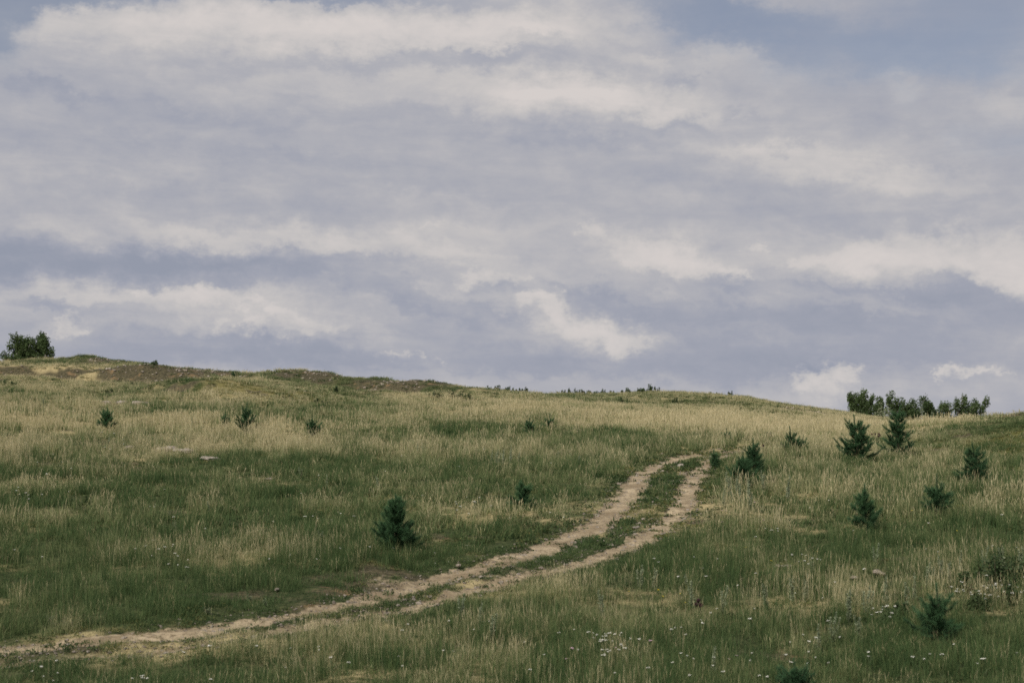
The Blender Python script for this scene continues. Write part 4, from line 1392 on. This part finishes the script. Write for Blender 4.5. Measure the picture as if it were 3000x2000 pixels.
# ---------------------------------------------------------------- wormwood, yarrow, thistles
def wormwood_mesh(seed, H=.75):
    r = np.random.default_rng(seed)
    TV, TF, V, F, T = [], [], [], [], []
    for s in range(r.integers(2, 4)):
        lx, ly_ = r.normal() * .12, r.normal() * .1
        h = H * r.uniform(.75, 1.05)
        pts = [np.array((lx * f * h + r.normal() * .006, ly_ * f * h, h * f)) for f in np.linspace(0, 1, 6)]
        tube(TV, TF, pts, [.006] * 5 + [.003], 4)
        for q in range(95):
            f = r.uniform(.12, 1.0)
            c = np.array([np.interp(f, np.linspace(0, 1, 6), [p_[k_] for p_ in pts]) for k_ in range(3)])
            an = r.uniform(0, 6.28)
            l_ = .085 * (1.15 - .75 * f) * r.uniform(.6, 1.3)
            d = np.array([math.cos(an), math.sin(an), r.uniform(.5, 1.3)]); d /= np.linalg.norm(d)
            e = np.cross(d, r.normal(size=3)); e /= np.linalg.norm(e)
            b = len(V)
            V += [c, c + d * l_ * .5 + e * .012, c + d * l_, c + d * l_ * .5 - e * .012]
            tt = r.uniform()
            T += [tt] * 4
            F.append((b, b + 1, b + 2, b + 3))
    return mesh_np('wormwood_stems', TV, TF, M_WORM), mesh_np('wormwood_leaves', V, F, M_WORM, False, {'tint': T})


WM = [wormwood_mesh(700 + k_) for k_ in range(5)]


def wormwood(u, v, hpx, label, group, k_):
    x, y = at(u, v)
    root = bpy.data.objects.new('wormwood_plant', None)
    C.objects.link(root)
    root.location = pt(x, y, .02)
    s = hpx * 1.3 * y / FPX / .75
    root.scale = (max(.8, s * 1.1), max(.8, s * 1.1), s)
    root.rotation_euler = (0, random.Random(k_).uniform(-.08, .08), random.Random(k_).uniform(0, 6))
    tag(root, label, 'wormwood', group)
    for nm, me in zip(('stems', 'leaves'), WM[k_ % 5]):
        obj(nm, me, root)


groups = {
    ('silvery wormwood stalk beside the close pair of pines right of the track', 'wormwood by the pine pair'): [(1678, 1148, 50), (1694, 1150, 44), (1720, 1165, 54), (1752, 1138, 46), (1662, 1165, 40), (1810, 1150, 46), (1722, 1170, 34), (1700, 1160, 40)],
    ('thin grey wormwood spray in the central mid slope', 'wormwood on the mid slope'): [(1140, 1075, 34), (1156, 1074, 38), (1172, 1072, 36), (1128, 1070, 28), (960, 1052, 28), (975, 1050, 26), (1280, 1062, 24), (1310, 1060, 24), (1190, 1068, 24), (1330, 1075, 24)],
    ('pale wormwood stalk in the near grass right of the track', 'wormwood in the near right grass'): [(1470, 1352, 42), (1500, 1356, 46), (1384, 1420, 52), (1105, 1452, 52), (1128, 1478, 56), (1060, 1420, 44), (1822, 1388, 58), (1850, 1384, 50), (1660, 1420, 56), (1950, 1430, 60), (1990, 1420, 58), (2034, 1390, 60), (1870, 1330, 40), (1592, 1400, 60),
                                                                                       (1975, 1480, 56), (1912, 1476, 54), (1640, 1552, 60), (1880, 1500, 50), (2010, 1300, 40), (1760, 1400, 50)],
    ('tall grey-green wormwood in the thicket at the right edge', 'wormwood thicket at the right edge'): [(2160, 1340, 50), (2182, 1350, 54), (2205, 1335, 52), (2260, 1318, 50), (2345, 1318, 50), (2130, 1350, 46), (2306, 1320, 60), (2100, 1380, 48), (2080, 1400, 50)],
    ('blue-grey low plant on the verge above the left rut', 'verge plants by the left rut'): [(120, 1436, 20), (160, 1440, 18), (210, 1432, 18), (575, 1386, 16), (610, 1392, 14), (480, 1415, 16)],
    ('hair-thin grey stalk standing in the left slope grass', 'stalks in the left slope grass'): [(62, 1040, 22), (480, 1180, 26), (750, 1120, 24), (870, 1120, 22), (740, 1250, 26), (690, 1100, 22), (405, 1225, 26), (250, 1020, 16), (440, 985, 22), (100, 935, 18)],
}
kk = 0
for (lab, grp), lst in groups.items():
    for (u, v, h) in lst:
        kk += 1
        wormwood(u, v, h, lab, grp, kk)


def yarrow_mesh(seed, mat):
    r = np.random.default_rng(seed)
    TV, TF, V, F, T = [], [], [], [], []
    H = .5
    tube(TV, TF, [(0, 0, 0), (.01, .005, H * .5), (r.normal() * .03, r.normal() * .02, H)], [.004, .0035, .003], 4)
    c0 = np.array(TV[-1])
    for q in range(r.integers(5, 9)):
        an, rad = r.uniform(0, 6.28), .032 * math.sqrt(r.uniform())
        c = c0 + np.array([rad * math.cos(an), rad * math.sin(an), r.uniform(-.004, .012)])
        tube(TV, TF, [c0 - np.array([0, 0, .05]), c], [.002, .002], 3)
        b = len(V)
        n = 7
        s = .014 * r.uniform(.7, 1.2)
        V.append(c + np.array([0, 0, .007])); T.append(1.0)
        for j in range(n):
            a_ = j / n * 6.283
            V.append(c + np.array([math.cos(a_) * s, math.sin(a_) * s, r.uniform(-.003, .003)])); T.append(r.uniform(.2, .9))
        for j in range(n):
            F.append((b, b + 1 + j, b + 1 + (j + 1) % n))
    for q in range(14):
        f = r.uniform(.05, .8) * H
        an = r.uniform(0, 6.28)
        d = np.array([math.cos(an), math.sin(an), .8]); e = np.array([-math.sin(an), math.cos(an), 0])
        p = np.array([.01, .005, f])
        b = len(TV)
        TV += [p, p + d * .05 + e * .008, p + d * .09, p + d * .05 - e * .008]
        TF.append((b, b + 1, b + 2, b + 3))
    return mesh_np('stem', TV, TF, M_STEM), mesh_np('flower_head', V, F, mat, False, {'tint': T})


YM = [yarrow_mesh(800 + k_, M_WHITE) for k_ in range(6)]
PM = [yarrow_mesh(830 + k_, M_PINK) for k_ in range(2)]
GM = [yarrow_mesh(840 + k_, M_YELLOW) for k_ in range(2)]
rr_ = random.Random(5)


def flower(u, v, label, group, name='yarrow_plant', cat='yarrow', pool=None, hm=1.0):
    """flower head seen at (u, v)"""
    pool = pool or YM
    h = rr_.uniform(.30, .46) * hm
    x, y = at(u, v)
    for _ in range(3):            # step back down the sight line until the plant's foot meets the ground
        x, y = at(u, v + h * FPX / y)
    root = bpy.data.objects.new(name, None)
    C.objects.link(root)
    root.location = pt(x, y, .01)
    s = h / .5
    ws = s * (0.95 if y < 32 else .95 + .014 * (y - 32)) * rr_.uniform(.5, 1.3)
    root.scale = (ws, ws, s)
    root.rotation_euler = (rr_.uniform(-.1, .1), rr_.uniform(-.1, .1), rr_.uniform(0, 6.28))
    tag(root, label, cat, group)
    for nm, me in zip(('stem', 'flower_head'), pool[rr_.randrange(len(pool))]):
        obj(nm, me, root)


def scatter_flowers(n, u0, u1, v0, v1, label, group, **kw):
    for _ in range(n):
        flower(rr_.uniform(u0, u1), rr_.uniform(v0, v1), label, group, **kw)


def clump(n, u, v, su, sv, label, group, **kw):
    for _ in range(n):
        flower(rr_.gauss(u, su), rr_.gauss(v, sv), label, group, **kw)


Y1 = ('white yarrow head in the foreground grass below the track', 'yarrow in the near grass')
clump(24, 1395, 1461, 42, 9, 'white yarrow head in the dense patch below the middle of the track', 'yarrow patch below the track')
clump(6, 1410, 1495, 22, 5, 'white yarrow head in the small patch just nearer than the dense one', 'small yarrow patch')
scatter_flowers(14, 1280, 1600, 1440, 1550, *Y1)
scatter_flowers(12, 900, 1250, 1420, 1540, 'white yarrow head in the bottom centre grass left of the dense patch', 'yarrow bottom centre')
scatter_flowers(18, 1560, 2000, 1495, 1562, 'white yarrow head along the bottom edge, left of the dark corner pine', 'yarrow along the bottom edge')
scatter_flowers(14, 1600, 2000, 1360, 1480, 'white yarrow head among the wormwood nearer than the white stones', 'yarrow nearer than the stones')
scatter_flowers(8, 2080, 2350, 1480, 1560, 'white yarrow head in the bottom right corner below the dark pine', 'yarrow in the corner')
clump(5, 325, 1557, 12, 4, 'white yarrow head in the little clump at the bottom left edge', 'yarrow clump bottom left')
clump(7, 110, 1545, 16, 8, 'white yarrow head in the bottom left corner', 'yarrow in the left corner')
scatter_flowers(10, 400, 800, 1480, 1560, 'white yarrow head in the tan grass below the left track', 'yarrow below the left track')
Y2 = ('white yarrow head in the dark thicket at the right edge', 'yarrow in the right thicket')
clump(30, 2290, 1350, 45, 12, *Y2)
clump(8, 2225, 1362, 24, 8, 'white yarrow head at the left fringe of the right thicket', 'yarrow at the thicket fringe')
clump(12, 2030, 1404, 18, 8, 'white yarrow head in the patch left of the right thicket', 'yarrow patch left of the thicket')
Y3 = ('white yarrow head on the slope right of the track', 'yarrow right of the track')
clump(9, 1850, 1283, 28, 5, 'white yarrow head in the patch behind the white stone', 'yarrow behind the white stone')
clump(6, 1777, 1217, 9, 3, 'white yarrow head in the flat-topped cluster alone on the right slope', 'yarrow cluster alone')
scatter_flowers(14, 1660, 2340, 1120, 1280, 'single white yarrow head among the pines on the right slope', 'scattered yarrow among the pines')
scatter_flowers(12, 1500, 2000, 1270, 1360, *Y3)
Y4 = ('white yarrow head in the grass left of the track', 'yarrow left of the track')
clump(9, 375, 1262, 40, 9, 'white yarrow head in the patch in the middle of the left grass', 'yarrow patch left middle')
clump(5, 430, 1297, 18, 5, 'white yarrow head in the little patch nearer than the left middle one', 'little yarrow patch left')
clump(10, 40, 1125, 40, 8, 'white yarrow head in the patch at the left edge', 'yarrow patch at the left edge')
clump(8, 120, 1070, 40, 12, 'white yarrow head left of and below the boulders', 'yarrow left of the boulders')
clump(8, 1060, 1155, 30, 8, 'white yarrow head in the patch above and right of the conical pine', 'yarrow above the conical pine')
clump(6, 740, 1190, 24, 5, 'white yarrow head in the small patch up left of the conical pine', 'yarrow up left of the conical pine')
clump(8, 230, 1010, 40, 12, 'white yarrow head below the rounded leftmost pine', 'yarrow below the leftmost pine')
scatter_flowers(11, 20, 480, 1060, 1330, 'single white yarrow head scattered through the far left grass', 'scattered yarrow far left')
scatter_flowers(11, 480, 900, 1060, 1330, 'single white yarrow head in the grass left of the conical pine', 'scattered yarrow by the conical pine')
scatter_flowers(10, 850, 1300, 1030, 1200, 'single white yarrow head on the slope above the half-sunk pine', 'scattered yarrow centre slope')
scatter_flowers(10, 900, 1200, 1240, 1300, 'short white yarrow head on the verge between conical pine and track', 'yarrow on the upper verge', hm=.5)
scatter_flowers(9, 1620, 2300, 1130, 1300, 'small yellow flower on the slope right of the track', 'yellow flowers', name='yellow_flower', cat='flower', pool=GM, hm=.8)
scatter_flowers(5, 1400, 1640, 1340, 1400, 'small yellow flower in the near grass below the track', 'near yellow flowers', name='yellow_flower', cat='flower', pool=GM, hm=.8)
scatter_flowers(8, 1640, 1800, 1150, 1200, 'small pink flower by the wormwood right of the track', 'pink flowers', name='pink_flower', cat='flower', pool=PM, hm=.7)
scatter_flowers(6, 1250, 1700, 1450, 1530, 'pale pink flower among the foreground yarrow', 'near pink flowers', name='pink_flower', cat='flower', pool=PM, hm=.8)


def thistle(u, v, hpx, heads, label, seed):
    x, y = at(u, v)
    h = hpx * y / FPX
    r = np.random.default_rng(seed)
    root = bpy.data.objects.new('thistle_plant', None)
    C.objects.link(root)
    root.location = pt(x, y, .02)
    tag(root, label, 'thistle', 'dry thistles')
    TV, TF = [], []
    tube(TV, TF, [(0, 0, 0), (.01, 0, h * .6)], [.008, .006], 5)
    for q in range(heads):
        tip = np.array([r.normal() * .16 * h, r.normal() * .1 * h, h * r.uniform(.78, 1.0)])
        tube(TV, TF, [(.01, 0, h * .45), tip * np.array([.6, .6, .85]), tip], [.006, .005, .004], 5)
        S = Soup(4)
        leafy(S, tip, .03, 40, .035, r, .5, 1.2)
        obj('flower_head', S.mesh('thistle_head', M_PURPLE), root)
    obj('stem', mesh_np('thistle_stem', TV, TF, M_STEM), root)


thistle(2016, 1046, 56, 5, 'branched thistle with purple heads between the two big pines', 1)
thistle(1752, 1066, 46, 1, 'single-headed dark thistle behind the close pine pair, right one', 2)
thistle(1714, 1064, 44, 1, 'single-headed dark thistle behind the close pine pair, left one', 3)
thistle(1610, 1440, 62, 4, 'brown dry thistle heads in the near grass right of the track', 4)
